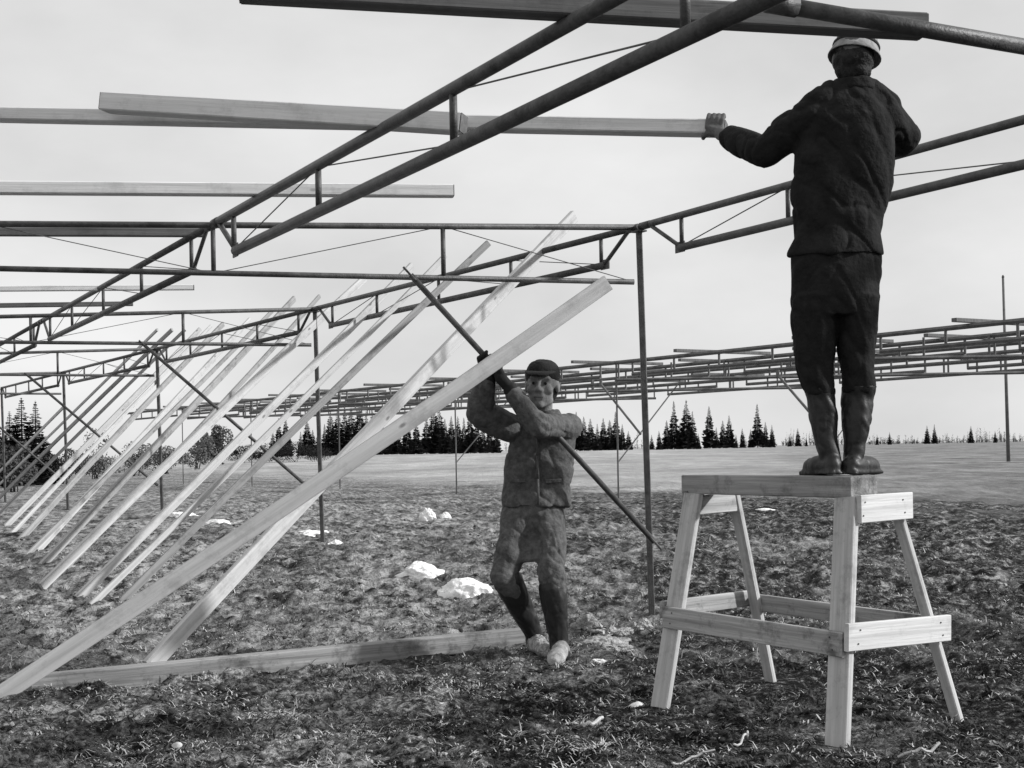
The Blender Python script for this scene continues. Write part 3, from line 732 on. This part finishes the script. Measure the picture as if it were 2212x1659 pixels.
# ---- the worker on the ground, holding tube and board
def ground_worker():
    Y0 = 8.15
    m = lambda px, py, dy=0.0: at(px, py, Y0+dy)
    root = thing('person', 'person in dark jacket, cap and rubber boots on the soil, raised hands gripping a tube', 'person', m(1180, 1415))
    XV = Vector((CR, 0, -SR)); sc = Y0/F
    def ring(py, l, r, dep, dy=0.0): return (m((l+r)/2, py, dy), XV*((r-l)/2*sc), Vector((0, dep, 0)))
    tp0, tp1 = at(887, 594, 7.74), at(1413, 1170, 8.16); td = (tp1-tp0).normalized()
    def on_tube(px):
        lo, hi = 0.0, 1.0
        for _ in range(40):
            s = (lo+hi)/2; p = tp0.lerp(tp1, s)-CAMP; u = (p.x*CR-p.z*SR)/p.y*F+CX
            if u < px: lo = s
            else: hi = s
        return tp0.lerp(tp1, s)
    tr = thing('steel_tube', 'loose dark steel tube held slanting by the worker, its lower end before the tall post', 'tube', tp0.lerp(tp1, .5))
    obj('tube', tube(bmesh.new(), tp0, tp1, .0165, n=14), 'steel', tr, True)
    obj('flattened_end', beam(bmesh.new(), tp1-td*.04, tp1+td*.06, .04, .012, Vector((0, 1, 0)), .002), 'steel', tr)
    obj('flattened_end', beam(bmesh.new(), tp0-td*.06, tp0+td*.04, .04, .012, Vector((0, 1, 0)), .002), 'steel', tr)
    g1, g2 = on_tube(1056), on_tube(1084)
    sh_r, el_r = m(1114, 928, .0), m(1036, 896, -.16); wr_r = g1 + Vector((-.005, .03, -.10))
    sh_l, el_l = m(1226, 922, -.0), m(1158, 916, -.30); wr_l = g2 + Vector((.050, -.03, -.085))
    hip_r, kn_r, an_r = m(1128, 1120), m(1087, 1240, -.12), m(1152, 1368, .12)
    hip_l, kn_l, an_l = m(1188, 1120), m(1192, 1245, -.16), m(1207, 1392, -.12)
    hc = m(1171, 832, -.10); B = basis((-.20, -1, .04), (.05, 0, 1)); HK = 1.16
    b = bmesh.new(); head(b, hc, B, HK)
    capsule(b, hc+Vector((0, .03, -.08)), m(1174, 935, 0), .062, .050)
    loft(b, [ring(935, 1125, 1215, .05), ring(980, 1120, 1215, .07), ring(1050, 1120, 1204, .07), ring(1110, 1120, 1200, .07)])
    limb(b, [sh_r.lerp(el_r, .2), el_r, wr_r], [.034, .030, .028]); limb(b, [sh_l.lerp(el_l, .2), el_l, wr_l], [.034, .030, .028])
    limb(b, [hip_r, kn_r, an_r], [.055, .034, .028]); limb(b, [hip_l, kn_l, an_l], [.055, .034, .028])
    fuse('body', b, .008, 'skin', root, 2)
    for s in (-1, 1):
        e = bmesh.new(); ball(e, hc+B@Vector((.036*s, .088, .004)),   .0085, sub=3); obj('eye', e, 'hair', root, True)
        e = bmesh.new(); capsule(e, hc+B@Vector((.018*s, .096, .030)), hc+B@Vector((.052*s, .079, .032)), .006, .005); obj('eyebrow', e, 'hair', root, True)
    e = bmesh.new(); capsule(e, hc+B@Vector((-.022, .0985, -.0765)), hc+B@Vector((.022, .0985, -.0765)), .005, .005); obj('mouth', e, 'lip', root, True)
    h = bmesh.new(); grip_hand(h, wr_r, g1, td, .019, 1, 1.3, .031); capsule(h, wr_r, wr_r+(el_r-wr_r)*.3, .045, .055); fuse('glove', h, .0055, 'glove', root, 2)
    h = bmesh.new(); grip_hand(h, wr_l, g2, td, .019, -1, 1.3, .031); capsule(h, wr_l, wr_l+(el_l-wr_l)*.3, .045, .055); fuse('glove', h, .0055, 'glove', root, 2)
    j = bmesh.new()
    loft(j, [ring(898, 1144, 1208, .078, -.01), ring(908, 1126, 1226, .09), ring(926, 1106, 1244, .11), ring(960, 1097, 1245, .120), ring(1005, 1092, 1240, .124),
             ring(1035, 1092, 1232, .122), ring(1050, 1090, 1231, .126), ring(1074, 1083, 1232, .134), ring(1090, 1082, 1234, .138), ring(1094, 1086, 1230, .132)], 28)
    limb(j, [m(1130, 926), sh_r, el_r, wr_r.lerp(el_r, .18)], [.082, .088, .076, .060])
    limb(j, [m(1212, 926), sh_l, el_l, wr_l.lerp(el_l, .15)], [.084, .090, .076, .060])
    jk = fuse('jacket', j, .0075, 'jacket2', root, 3, .018, 8)
    c = bmesh.new(); loft(c, [ring(914, 1136, 1218, .09, -.01), ring(898, 1140, 1212, .088, -.02), ring(886, 1146, 1206, .084, -.02)], 20)
    fuse('collar', c, .008, 'jacket2', jk, 2, .010, 20)
    p = bmesh.new()
    for py0, py1 in ((935, 985), (985, 1035), (1035, 1090)):
        xm = lambda q: 1160+(q-935)*.02
        tube(p, m(xm(py0), py0, -.128-(.012 if py0 > 1000 else 0)), m(xm(py1), py1, -.128-(.012 if py1 > 1000 else 0)), .008, n=6)
    obj('front_edge', p, 'jacket2', jk, True)
    for px in (1118, 1196):
        p = bmesh.new(); beam(p, m(px-17, 1040, -.118), m(px+17, 1038, -.118), .012, .022, Vector((0, 1, 0)), .003); obj('pocket_flap', p, 'jacket2', jk)
    t = bmesh.new()
    loft(t, [ring(1070, 1102, 1214, .10), ring(1110, 1093, 1218, .112), ring(1150, 1082, 1222, .108), ring(1180, 1075, 1221, .104, -.04), ring(1206, 1066, 1221, .090, -.07), ring(1216, 1070, 1216, .07, -.08)], 22)
    limb(t, [hip_r+Vector((0, 0, .04)), kn_r, kn_r.lerp(an_r, .35)], [.108, .088, .075])
    limb(t, [hip_l+Vector((0, 0, .04)), kn_l, kn_l.lerp(an_l, .30)], [.106, .086, .072])
    fuse('trousers', t, .0075, 'trouser2', root, 3, .017, 9)
    for kn, an, heel, toe, sm in ((kn_r, an_r, m(1150, 1385, .14), m(1178, 1404, -.06), 'pale_soil'), (kn_l, an_l, m(1216, 1405, -.14), m(1200, 1436, -.40), 'shoe')):
        k = bmesh.new(); limb(k, [kn.lerp(an, .14), kn.lerp(an, .5), an], [.086, .078, .058])
        heel.z = gz(heel.x, heel.y)+.045; toe.z = gz(toe.x, toe.y)+.042
        limb(k, [an, heel.lerp(toe, .15)], [.058, .05])
        bt = fuse('boot', k, .009, 'rubber', root, 2, .010, 12)
        d_ = (toe-heel).normalized(); w_ = Vector((d_.y, -d_.x, 0)).normalized()
        c = bmesh.new()
        loft(c, [(heel-d_*.055+Vector((0, 0, -.004)), w_*.026, Vector((0, 0, .028))), (heel-d_*.03+Vector((0, 0, .01)), w_*.042, Vector((0, 0, .052))), (heel+d_*.03+Vector((0, 0, .016)), w_*.045, Vector((0, 0, .060))),
                 (heel.lerp(toe, .5)+Vector((0, 0, .014)), w_*.048, Vector((0, 0, .056))), (toe-d_*.02+Vector((0, 0, .002)), w_*.056, Vector((0, 0, .044))), (toe+d_*.04+Vector((0, 0, -.004)), w_*.048, Vector((0, 0, .036))), (toe+d_*.075+Vector((0, 0, -.010)), w_*.026, Vector((0, 0, .022)))], 16)
        fuse('boot_foot', c, .008, sm, bt, 2, .006, 20)  # feet of the boots; sunlight on the near one put into its colour
    c = bmesh.new(); ball(c, hc+B@Vector((0, -.018, .068)), .099, .118, .088, B, 3); ball(c, hc+B@Vector((0, -.04, .03)), .098, .095, .06, B, 3)
    cap_ = fuse('cap', c, .007, 'cap', root, 3, .006, 22)
    v = bmesh.new(); loft(v, [(hc+B@Vector((0, y, z)), B@Vector((w, 0, 0)), B@Vector((0, .0, .008))) for y, z, w in ((.07, .074, .090), (.12, .060, .082), (.160, .045, .055))], 14)
    obj('peak', v, 'cap', cap_, True)
    hh = bmesh.new(); ball(hh, hc+B@Vector((0, -.040, -.005)), .095, .090, .105, B, 3)
    fuse('hair', hh, .008, 'hair', root, 2, .006, 30)
ground_worker()
# ------------------------------------------------------------------ trees on the skyline
def tris_mesh(name, pts, m):
    v = np.asarray(pts, float).reshape(-1, 3); f = np.arange(len(v)).reshape(-1, 3)
    me = mesh_np(name, v, f); me.materials.append(M[m]); return me
def spruce_proto(H, R, seed):
    rng = np.random.default_rng(seed); T = []
    z = .06*H; low = rng.uniform(.8, 1.0)
    while z < H*.985:
        f = 1-z/H; r = R*(f**.8)*rng.uniform(.72, 1.12)*(1 if f < .9 else low)
        nb = int(10+9*f)
        for k in range(nb):
            if rng.random() < .12: continue
            a = rng.uniform(0, 2*math.pi); rr = r*rng.uniform(.55, 1.1); dr = rr*rng.uniform(.15, .42)
            ca, sa = math.cos(a), math.sin(a); w = max(.014*H, rr*.36)
            base = np.array([0, 0, z]); mid = np.array([ca*rr*.55, sa*rr*.55, z-dr*.35]); tip = np.array([ca*rr, sa*rr, z-dr+rr*.12])
            s = np.array([-sa, ca, 0])*w; hang = np.array([0, 0, -w*.9])
            T += [base, mid+s, mid-s, mid+s, tip, mid-s, mid, tip, mid+hang+(tip-mid)*.3, base, mid, mid+hang*.8]
        z += H*rng.uniform(.014, .024)
    T += [np.array([.03*H*.2, 0, H*.93]), np.array([-.03*H*.2, 0, H*.93]), np.array([0, 0, H*1.0])]
    return tris_mesh('spruce_crown', T, 'needle')
def trunk_mesh(H, r):
    bm = tube(bmesh.new(), (0, 0, -.3), (0, 0, H), r, r*.15, 7); me = bpy.data.meshes.new('trunk'); bm.to_mesh(me); bm.free(); me.materials.append(M['bark']); return me
PROTO = [(spruce_proto(1.0, .17+.02*(i % 3), 40+i), trunk_mesh(.95, .014)) for i in range(6)]
def px_to_x(px, Y): return (px-CX)/F*Y
NT = [0]
WHERE = []
def spruce(px, ytop, Y, wide, label, grp='spruces along the far field edge'):
    X = px_to_x(px, Y); b = gz(X, Y); top = at(px, ytop, Y).z; H = (top-b)*random.uniform(.72, 1.12)
    cr_, tk = PROTO[NT[0] % len(PROTO)]; NT[0] += 1
    r = thing('spruce_tree', label, 'tree', (X, Y, b-.05), grp)
    rz = random.uniform(0, 6.28)
    for nm, me in (('crown', cr_), ('trunk', tk)):
        o = bpy.data.objects.new(nm, me); COL.objects.link(o); o.parent = r
        o.scale = (H*wide*1.12, H*wide*1.12, H); o.rotation_euler = (0, 0, rz)
def cluster(items, Y, wide, where):
    items = sorted(items); n = len(items)
    hs = sorted(items, key=lambda t: t[1])
    ordn = ['first', 'second', 'third', 'fourth', 'fifth', 'sixth', 'seventh', 'eighth', 'ninth', 'tenth', 'eleventh', 'twelfth']
    for i, (px, yt) in enumerate(items):
        tall = ' (tallest)' if (px, yt) == hs[0] and n > 1 else ''
        spruce(px, yt, Y*random.uniform(.95, 1.05), wide*random.uniform(.9, 1.15), 'dark spruce%s, %s from left %s' % (tall, ordn[i], where))
cluster([(590, 905), (603, 874), (618, 892)], 200, 1.0, 'in the group near second post')
cluster([(702, 890), (715, 872), (731, 862), (746, 868), (760, 858), (778, 872), (792, 884), (806, 866), (826, 900)], 210, 1.15, 'behind the wide leaning boards')
cluster([(650, 930), (664, 912), (676, 926), (688, 905), (838, 925), (848, 912)], 215, 1.2, 'in the low belt behind the second post')
cluster([(858, 918), (880, 905), (900, 888), (922, 876), (938, 866), (950, 874), (962, 905)], 205, 1.2, 'right of the long board')
cluster([(976, 885), (990, 868), (1003, 872), (1016, 866), (1030, 880), (1044, 890), (1058, 905), (1072, 898)], 200, 1.05, 'close left of the worker')
cluster([(1246, 895), (1262, 870), (1276, 902), (1291, 915), (1304, 884), (1318, 908), (1331, 880), (1345, 902), (1358, 925)], 225, 1.15, 'between the worker and the tall post')
cluster([(1408, 932), (1424, 918), (1441, 900), (1457, 862), (1470, 905), (1484, 866), (1497, 893), (1509, 925)], 210, 1.1, 'right of the tall post')
cluster([(1533, 880), (1548, 918), (1562, 905), (1576, 900), (1590, 930), (1604, 918), (1622, 922), (1637, 878), (1654, 888), (1668, 918)], 230, 1.05, 'left of the man on the trestle')
cluster([(1706, 936), (1724, 925), (1742, 940), (1895, 938), (1922, 930)], 300, 1.05, 'by the legs of the standing man')
cluster([(2003, 915), (2019, 918), (2098, 922), (2150, 926)], 320, 1.0, 'at the right end')

def leaves(name, n, cx, cy, cz, rx, ry, rz, size, m, parent, seed, hollow=.35):
    rng = np.random.default_rng(seed)
    nc = 9; cen = rng.normal(0, .42, (nc, 3)); cen[:, 2] = np.abs(cen[:, 2])*1.1-.35; cr_ = rng.uniform(.32, .62, nc)
    k = rng.integers(0, nc, n); d = rng.normal(0, 1, (n, 3)); d /= np.linalg.norm(d, axis=1)[:, None]
    p = cen[k]+d*(cr_[k]*rng.uniform(hollow, 1, n)**.5)[:, None]
    p = p*np.array([rx, ry, rz])+np.array([cx, cy, cz]); p[:, 2] = np.maximum(p[:, 2], cz-rz*.95)
    a = rng.normal(0, 1, (n, 3)); a /= np.linalg.norm(a, axis=1)[:, None]; b = np.cross(a, rng.normal(0, 1, (n, 3))); b /= np.linalg.norm(b, axis=1)[:, None]
    s = size*rng.uniform(.6, 1.4, n)[:, None]
    T = np.stack([p-a*s, p+b*s*.6, p+a*s, p+a*s, p-b*s*.6, p-a*s], 1).reshape(-1, 3)
    me = mesh_np(name, T, np.arange(len(T)).reshape(-1, 3)); return link_mesh(name, me, m, parent)
def shrub(px, ytop, Y, wpx, label, m, seed, n=1500, size=None, grp=None, base=None):
    X = px_to_x(px, Y); b = gz(X, Y); H = at(px, ytop, Y).z-b; w = wpx/F*Y
    r = thing('shrub', label, 'shrub', (X, Y, b), grp)
    leaves('foliage', n, X, Y, b+H*.5, w*.55, w*.5, H*.55, size or H*.030, m, r, seed)
    bm = bmesh.new(); rng = random.Random(seed)
    for k in range(7):
        tube(bm, (X+rng.uniform(-.1, .1)*w, Y, b-.1), (X+rng.uniform(-.4, .4)*w, Y+rng.uniform(-.2, .2)*w, b+H*rng.uniform(.5, .95)), H*.014, H*.005, 5)
    obj('stem', bm, 'bark', r)
    return r
shrub(462, 912, 90, 62, 'grey rounded bush behind the leaning boards at left', 'pale_leaf', 5, 3600)
shrub(425, 950, 85, 60, 'low grey bush left of the rounded bush', 'pale_leaf', 6, 2400)
for i, (px, yt, w) in enumerate(((520, 958, 70), (575, 956, 66), (632, 958, 70), (684, 957, 64))):
    shrub(px, yt, 120, w*1.25, 'dark low hedge bush under the skyline, %s of four from the left' % ('first', 'second', 'third', 'last')[i], 'needle', 20+i, 3200, None, 'low dark hedge bushes')
for i, (px, yt, w, Y) in enumerate(((30, 948, 90, 40), (130, 962, 70, 50), (205, 955, 90, 60), (290, 955, 110, 66), (360, 960, 90, 70))):
    shrub(px, yt, Y, w, ['low dark bush at the left edge before the pointed trees', 'low scrub bush just right of the left edge trees', 'wide low scrub bush behind the farthest leaning boards',
          'widest low scrub bush left of the third post', 'low scrub bush beside the third post'][i], ['leaf', 'leaf', 'pale_leaf', 'pale_leaf', 'leaf'][i], 60+i, 2600, None, 'low scrub at left')
for i, (px, yt, Y) in enumerate(((-8, 850, 46), (22, 880, 52), (48, 868, 49), (78, 862, 55), (100, 905, 50))):
    spruce(px, yt, Y, 1.5, ['dark spruce cut by the left edge', 'short dark spruce second from the left edge', 'dark spruce third from the left edge', 'taller dark spruce fourth from the left edge', 'small dark spruce fifth from the left edge'][i], 'spruces at the left edge')
# far bare wood at the right: one pale mass of thin saplings
rng = np.random.default_rng(11); T = []
for k in range(620):
    Y = rng.uniform(380, 620); px = rng.uniform(1690, 2330) if rng.random() < .8 else rng.uniform(1080, 1700); X = px_to_x(px, Y); b = gz(X, Y)-.1
    H = (1.0+3.6*rng.random()**2)*(.35+1.5*max(0, .5+float(vnoise(np.array([px*.02]), np.array([3.3]))[0])))*(1.25 if px > 2020 else .9); w = .05
    base = np.array([X, Y, b]); tip = base+np.array([rng.normal(0, .15), 0, H]); s = np.array([w, 0, 0])
    T += [base-s, base+s, tip]
    for q in range(14):
        t = rng.uniform(.15, .95); c = base+(tip-base)*t; a = rng.uniform(0, 6.28); l = (1-t*.7)*rng.uniform(.4, 1.1)
        e = c+np.array([math.cos(a)*l, math.sin(a)*l, l*.7]); T += [c-np.array([0, 0, .07]), c+np.array([0, 0, .07]), e]
me = tris_mesh('far_bare_wood', T, 'bark'); o = bpy.data.objects.new('far_bare_wood', me); COL.objects.link(o); tag(o, kind='stuff')
# pole
Yp = 62; Xp = px_to_x(2178, Yp)
pr = thing('wooden_pole', 'tall thin pole standing in the field at the right edge', 'pole', (Xp, Yp, gz(Xp, Yp)))
obj('shaft', tube(bmesh.new(), (Xp, Yp, gz(Xp, Yp)-.2), (Xp-.10, Yp, at(2171, 598, Yp).z), .085, .05, 10), 'pole', pr, True)
obj('pole_cap', tube(bmesh.new(), (Xp-.10, Yp, at(2171, 598, Yp).z-.02), (Xp-.10, Yp, at(2171, 598, Yp).z+.08), .07, .03, 10), 'pole', pr, True)

# ------------------------------------------------------------------ pale heaps, lumps, stones and litter on the soil
def lump(name, px, py, wpx, hpx, label, cat, m, group=None, seed=1, flat=.5, rough=.32, sub=5, dpx=None):
    """crumpled heap: base centre at image point (px, py), wpx wide, hpx high"""
    p = onground(px, py); sc = p.y/F; g = gz(p.x, p.y)
    w = wpx*sc/2; h = hpx*sc*.85; dp = (dpx*sc/2 if dpx else w*.7)
    bm = bmesh.new(); bmesh.ops.create_icosphere(bm, subdivisions=sub, radius=1)
    co_ = np.array([v.co[:] for v in bm.verts]); sd = seed*7.3
    n = vnoise3(co_+sd, 1.3)*.9 + vnoise3(co_+sd, 3.1)*.55 - np.abs(vnoise3(co_+sd+5, 5.0))*.5 + vnoise3(co_+sd, 9)*.25 - np.abs(vnoise3(co_+sd+2, 14))*.15
    q = co_*(1+rough*n)[:, None]*np.array([w, dp, h])
    for v, c in zip(bm.verts, q): v.co = (c[0], c[1], c[2])
    o = obj(name, bm, m, None, False)
    for f_ in o.data.polygons: f_.use_smooth = True
    o.location = (p.x, p.y, g-.01-(.3*h if cat == 'stone' else 0)); o.rotation_euler = (0, 0, (seed*1.7) % 1.2-.6)
    return tag(o, label, cat, group)
WG = 'white crumpled heaps on the soil'
lump('white_heap', 1005, 1282, 118, 52, 'largest white crumpled heap, just left of the knees of the worker', 'heap', 'white', WG, 3)
lump('white_heap', 915, 1240, 105, 36, 'white heap with thin pointed left end, beside the largest heap', 'heap', 'white', WG, 4)
lump('white_heap', 925, 1122, 42, 32, 'small upright white lump behind the white heaps, left one of a pair', 'heap', 'white', WG, 5)
lump('white_heap', 962, 1122, 28, 22, 'smaller white lump, right one of a pair far behind the largest heap', 'heap', 'white', WG, 6)
lump('white_heap', 672, 1150, 86, 12, 'flat white scrap left of the foot of the second post', 'heap', 'white', WG, 7)
lump('white_heap', 722, 1180, 44, 24, 'white scrap at the foot of the second post', 'heap', 'white', WG, 8)
lump('white_heap', 395, 1112, 70, 16, 'flat white scrap among the leaning boards, left of two', 'heap', 'white', WG, 9)
lump('white_heap', 470, 1136, 70, 16, 'flat white scrap among the leaning boards, right of two', 'heap', 'white', WG, 10)
lump('white_heap', 36, 1012, 40, 26, 'white heap before the dark thicket at the left edge', 'heap', 'white', WG, 11)
lump('white_heap', 118, 1020, 44, 18, 'white heap right of the one at the left edge thicket', 'heap', 'white', WG, 12)
HG_ = 'pale dusty soil heaps behind the trestle'
lump('soil_heap', 1322, 1392, 120, 24, 'low wide pale soil heap in front, right of the boots of the worker', 'heap', 'pale_soil', HG_, 13, rough=.45, dpx=200)
lump('soil_heap', 1322, 1368, 130, 38, 'pale soil heap behind the wide low one, before the tall post', 'heap', 'pale_soil', HG_, 14, rough=.5, dpx=120)
lump('soil_heap', 1266, 1356, 58, 44, 'whitish pointed heap just right of the rubber boots of the worker', 'heap', 'pale_soil', HG_, 15, rough=.5)
lump('soil_heap', 1384, 1358, 66, 34, 'whitish heap beside the near left trestle leg', 'heap', 'pale_soil', HG_, 16, rough=.5)
lump('white_heap', 1246, 1392, 34, 12, 'small flat white scrap right beside the boots of the worker', 'heap', 'white', WG, 21)
lump('white_heap', 1296, 1420, 40, 10, 'small flat white scrap in front of the pale soil heaps', 'heap', 'white', WG, 22)
lump('white_heap', 1650, 1100, 60, 8, 'flat white scrap far behind the trestle, seen between its legs', 'heap', 'white', WG, 23)
SG = 'pale stones on the soil'
lump('stone', 383, 1604, 34, 26, 'round pale stone alone on the dark soil, lower left', 'stone', 'stone', SG, 15, rough=.12, sub=3)
lump('stone', 1374, 1512, 44, 24, 'long pale stone beside the near left trestle leg', 'stone', 'stone', SG, 16, rough=.15, sub=3)
lump('stone', 1491, 1617, 17, 15, 'small pale stone at the bottom between the trestle legs', 'stone', 'stone', SG, 17, rough=.12, sub=3)
lump('stone', 2155, 1240, 20, 8, 'small pale stone on the soil right of the trestle', 'stone', 'stone', SG, 18, rough=.15, sub=3)
def stick(px0, py0, px1, py1, bend, label, r=.010, m='straw'):
    a = onground(px0, py0); b = onground(px1, py1); a.z = gz(a.x, a.y)+.018; b.z = gz(b.x, b.y)+.018
    bm = bmesh.new(); pr = None; nrm = Vector((b.y-a.y, a.x-b.x, 0)).normalized()
    pts = [a.lerp(b, t/8)+nrm*bend*math.sin(math.pi*t/8) for t in range(9)]
    for p in pts: p.z = gz(p.x, p.y)+.02
    for p, q in zip(pts, pts[1:]): tube(bm, p, q, r, r*.95, 6)
    return tag(recenter(obj('stick', bm, m)), label, 'stick', 'pale sticks lying on the soil')
M['stick'] = mat('peeled_stick', .5, .8, .25, 10)
stick(1452, 1651, 1545, 1640, -.02, 'thin curved pale stick at the bottom edge under the trestle', .0045, 'stick')
stick(1262, 1592, 1302, 1577, 0, 'short straight pale stick on the soil between timber and trestle', .008, 'stick')
stick(1585, 1622, 1615, 1588, .02, 'short bent stick left of the front trestle leg', .0045, 'stick')
stick(1940, 1648, 2030, 1644, .02, 'pale stick on the soil right of the front trestle leg', .006, 'stick')

# stuff nobody could count: straw, grass and clods
def scatter(n, y0, y1, seed, pw=1.6):
    rng = np.random.default_rng(seed); t = rng.random(n)
    y = (y0**(1-pw)+(y1**(1-pw)-y0**(1-pw))*t)**(1/(1-pw)); x = y*rng.uniform(-.50, .50, n)+rng.normal(0, .3, n)
    return rng, x, y
def blades(name, n, y0, y1, seed, lmin, lmax, wid, tilt, m, clump, thr, pw=1.6):
    rng, x, y = scatter(n, y0, y1, seed, pw)
    keep = (vnoise(x*clump+seed, y*clump)+.6*vnoise(x*clump*2.7, y*clump*2.7+seed)) > thr+rng.normal(0, .12, n)+np.where(y < 9, .10*np.clip(x+.2, 0, 2), 0); x = x[keep]; y = y[keep]; n = len(x)
    z = ground_z(x, y)-.004
    a = rng.uniform(0, 2*math.pi, n); l = rng.uniform(lmin, lmax, n)*(1+.03*y); el = np.abs(rng.normal(tilt[0], tilt[1], n)); w = wid*rng.uniform(.6, 1.3, n)*(.6+.07*y)
    d = np.stack([np.cos(a)*np.cos(el), np.sin(a)*np.cos(el), np.sin(el)], 1); s = np.stack([-np.sin(a), np.cos(a), 0*a], 1)*w[:, None]
    p0 = np.stack([x, y, z], 1); p1 = p0+d*(l*.55)[:, None]; el2 = el-rng.uniform(.2, .9, n)
    a2 = a+rng.normal(0, .25, n)
    d2 = np.stack([np.cos(a2)*np.cos(el2), np.sin(a2)*np.cos(el2), np.sin(el2)], 1); p2 = p1+d2*(l*.45)[:, None]
    V = np.stack([p0-s, p0+s, p1-s*.8, p1+s*.8, p2], 1).reshape(-1, 3)
    i = np.arange(n)[:, None]*5; Fq = np.concatenate([i+np.array([[0, 1, 3]]), i+np.array([[0, 3, 2]]), i+np.array([[2, 3, 4]])], 0)
    me = mesh_np(name, V, Fq); me.materials.append(M[m]); o = bpy.data.objects.new(name, me); COL.objects.link(o); return tag(o, kind='stuff')
blades('straw_litter', 120000, 4.7, 16, 21, .012, .055, .0024, (.22, .30), 'straw', 3.0, .16)
blades('dull_grass', 30000, 4.7, 11, 22, .02, .06, .0026, (.3, .3), 'grassm', 1.6, .08)
blades('dark_grass', 46000, 4.7, 11, 23, .02, .06, .0030, (.3, .3), 'clod', 1.9, .02)
def tufts(name, n, y0, y1, seed, per, spread, lmin, lmax, wid, m):
    rng, x, y = scatter(n, y0, y1, seed, 1.7)
    k = rng.integers(per//2, per, n); x = np.repeat(x, k); y = np.repeat(y, k); N_ = len(x)
    sc_ = np.repeat(rng.uniform(.5, 1.3, n), k); x = x+rng.normal(0, spread, N_)*sc_; y = y+rng.normal(0, spread, N_)*sc_
    z = ground_z(x, y)-.005; a = rng.uniform(0, 2*math.pi, N_); l = rng.uniform(lmin, lmax, N_)*sc_; el = np.clip(rng.normal(.38, .32, N_), .03, 1.2); w = wid*rng.uniform(.6, 1.3, N_)
    d = np.stack([np.cos(a)*np.cos(el), np.sin(a)*np.cos(el), np.sin(el)], 1); s_ = np.stack([-np.sin(a), np.cos(a), 0*a], 1)*w[:, None]
    p0 = np.stack([x, y, z], 1); p1 = p0+d*(l*.6)[:, None]; el2 = el-rng.uniform(.3, 1.1, N_)
    p2 = p1+np.stack([np.cos(a)*np.cos(el2), np.sin(a)*np.cos(el2), np.sin(el2)], 1)*(l*.4)[:, None]
    V = np.stack([p0-s_, p0+s_, p1-s_*.8, p1+s_*.8, p2], 1).reshape(-1, 3); i_ = np.arange(N_)[:, None]*5
    me = mesh_np(name, V, np.concatenate([i_+np.array([[0, 1, 3]]), i_+np.array([[0, 3, 2]]), i_+np.array([[2, 3, 4]])], 0)); me.materials.append(M[m])
    o = bpy.data.objects.new(name, me); COL.objects.link(o); return tag(o, kind='stuff')
tufts('dark_tufts', 2600, 4.7, 16, 41, 26, .040, .02, .065, .0034, 'clod')
tufts('pale_tufts', 1300, 4.7, 18, 42, 24, .035, .02, .060, .0028, 'straw')
def clods(name, n, seed, m, rmin, rmax, thr):
    rng, x, y = scatter(n, 4.6, 20, seed, 1.5)
    keep = vnoise(x*1.3+seed, y*1.3) > thr; x = x[keep]; y = y[keep]; n = len(x)
    bm = bmesh.new(); bmesh.ops.create_icosphere(bm, subdivisions=1, radius=1)
    bv = np.array([v.co[:] for v in bm.verts]); bf = np.array([[v.index for v in f.verts] for f in bm.faces]); bm.free()
    r = rng.uniform(0, 1, n)**2.5*(rmax-rmin)+rmin
    j = rng.uniform(.65, 1.3, (n, len(bv)))
    V = bv[None]*j[:, :, None]*(r[:, None, None]*np.stack([rng.uniform(.7, 1.5, n), rng.uniform(.7, 1.5, n), rng.uniform(.45, .85, n)], 1)[:, None, :])
    V += np.stack([x, y, ground_z(x, y)+r*.15], 1)[:, None, :]
    Fm = (bf[None]+np.arange(n)[:, None, None]*len(bv)).reshape(-1, 3)
    me = mesh_np(name, V.reshape(-1, 3), Fm); me.materials.append(M[m]); o = bpy.data.objects.new(name, me); COL.objects.link(o)
    return tag(o, kind='stuff')
clods('soil_clods', 9000, 31, 'clod', .005, .022, -.1)
clods('pale_crumbs', 5000, 32, 'pale_soil', .004, .016, .0)

for _o in bpy.data.objects:
    if 'label' in _o and len(_o['label'].split()) > 16: print('LONG', _o.name, len(_o['label'].split()), _o['label'])
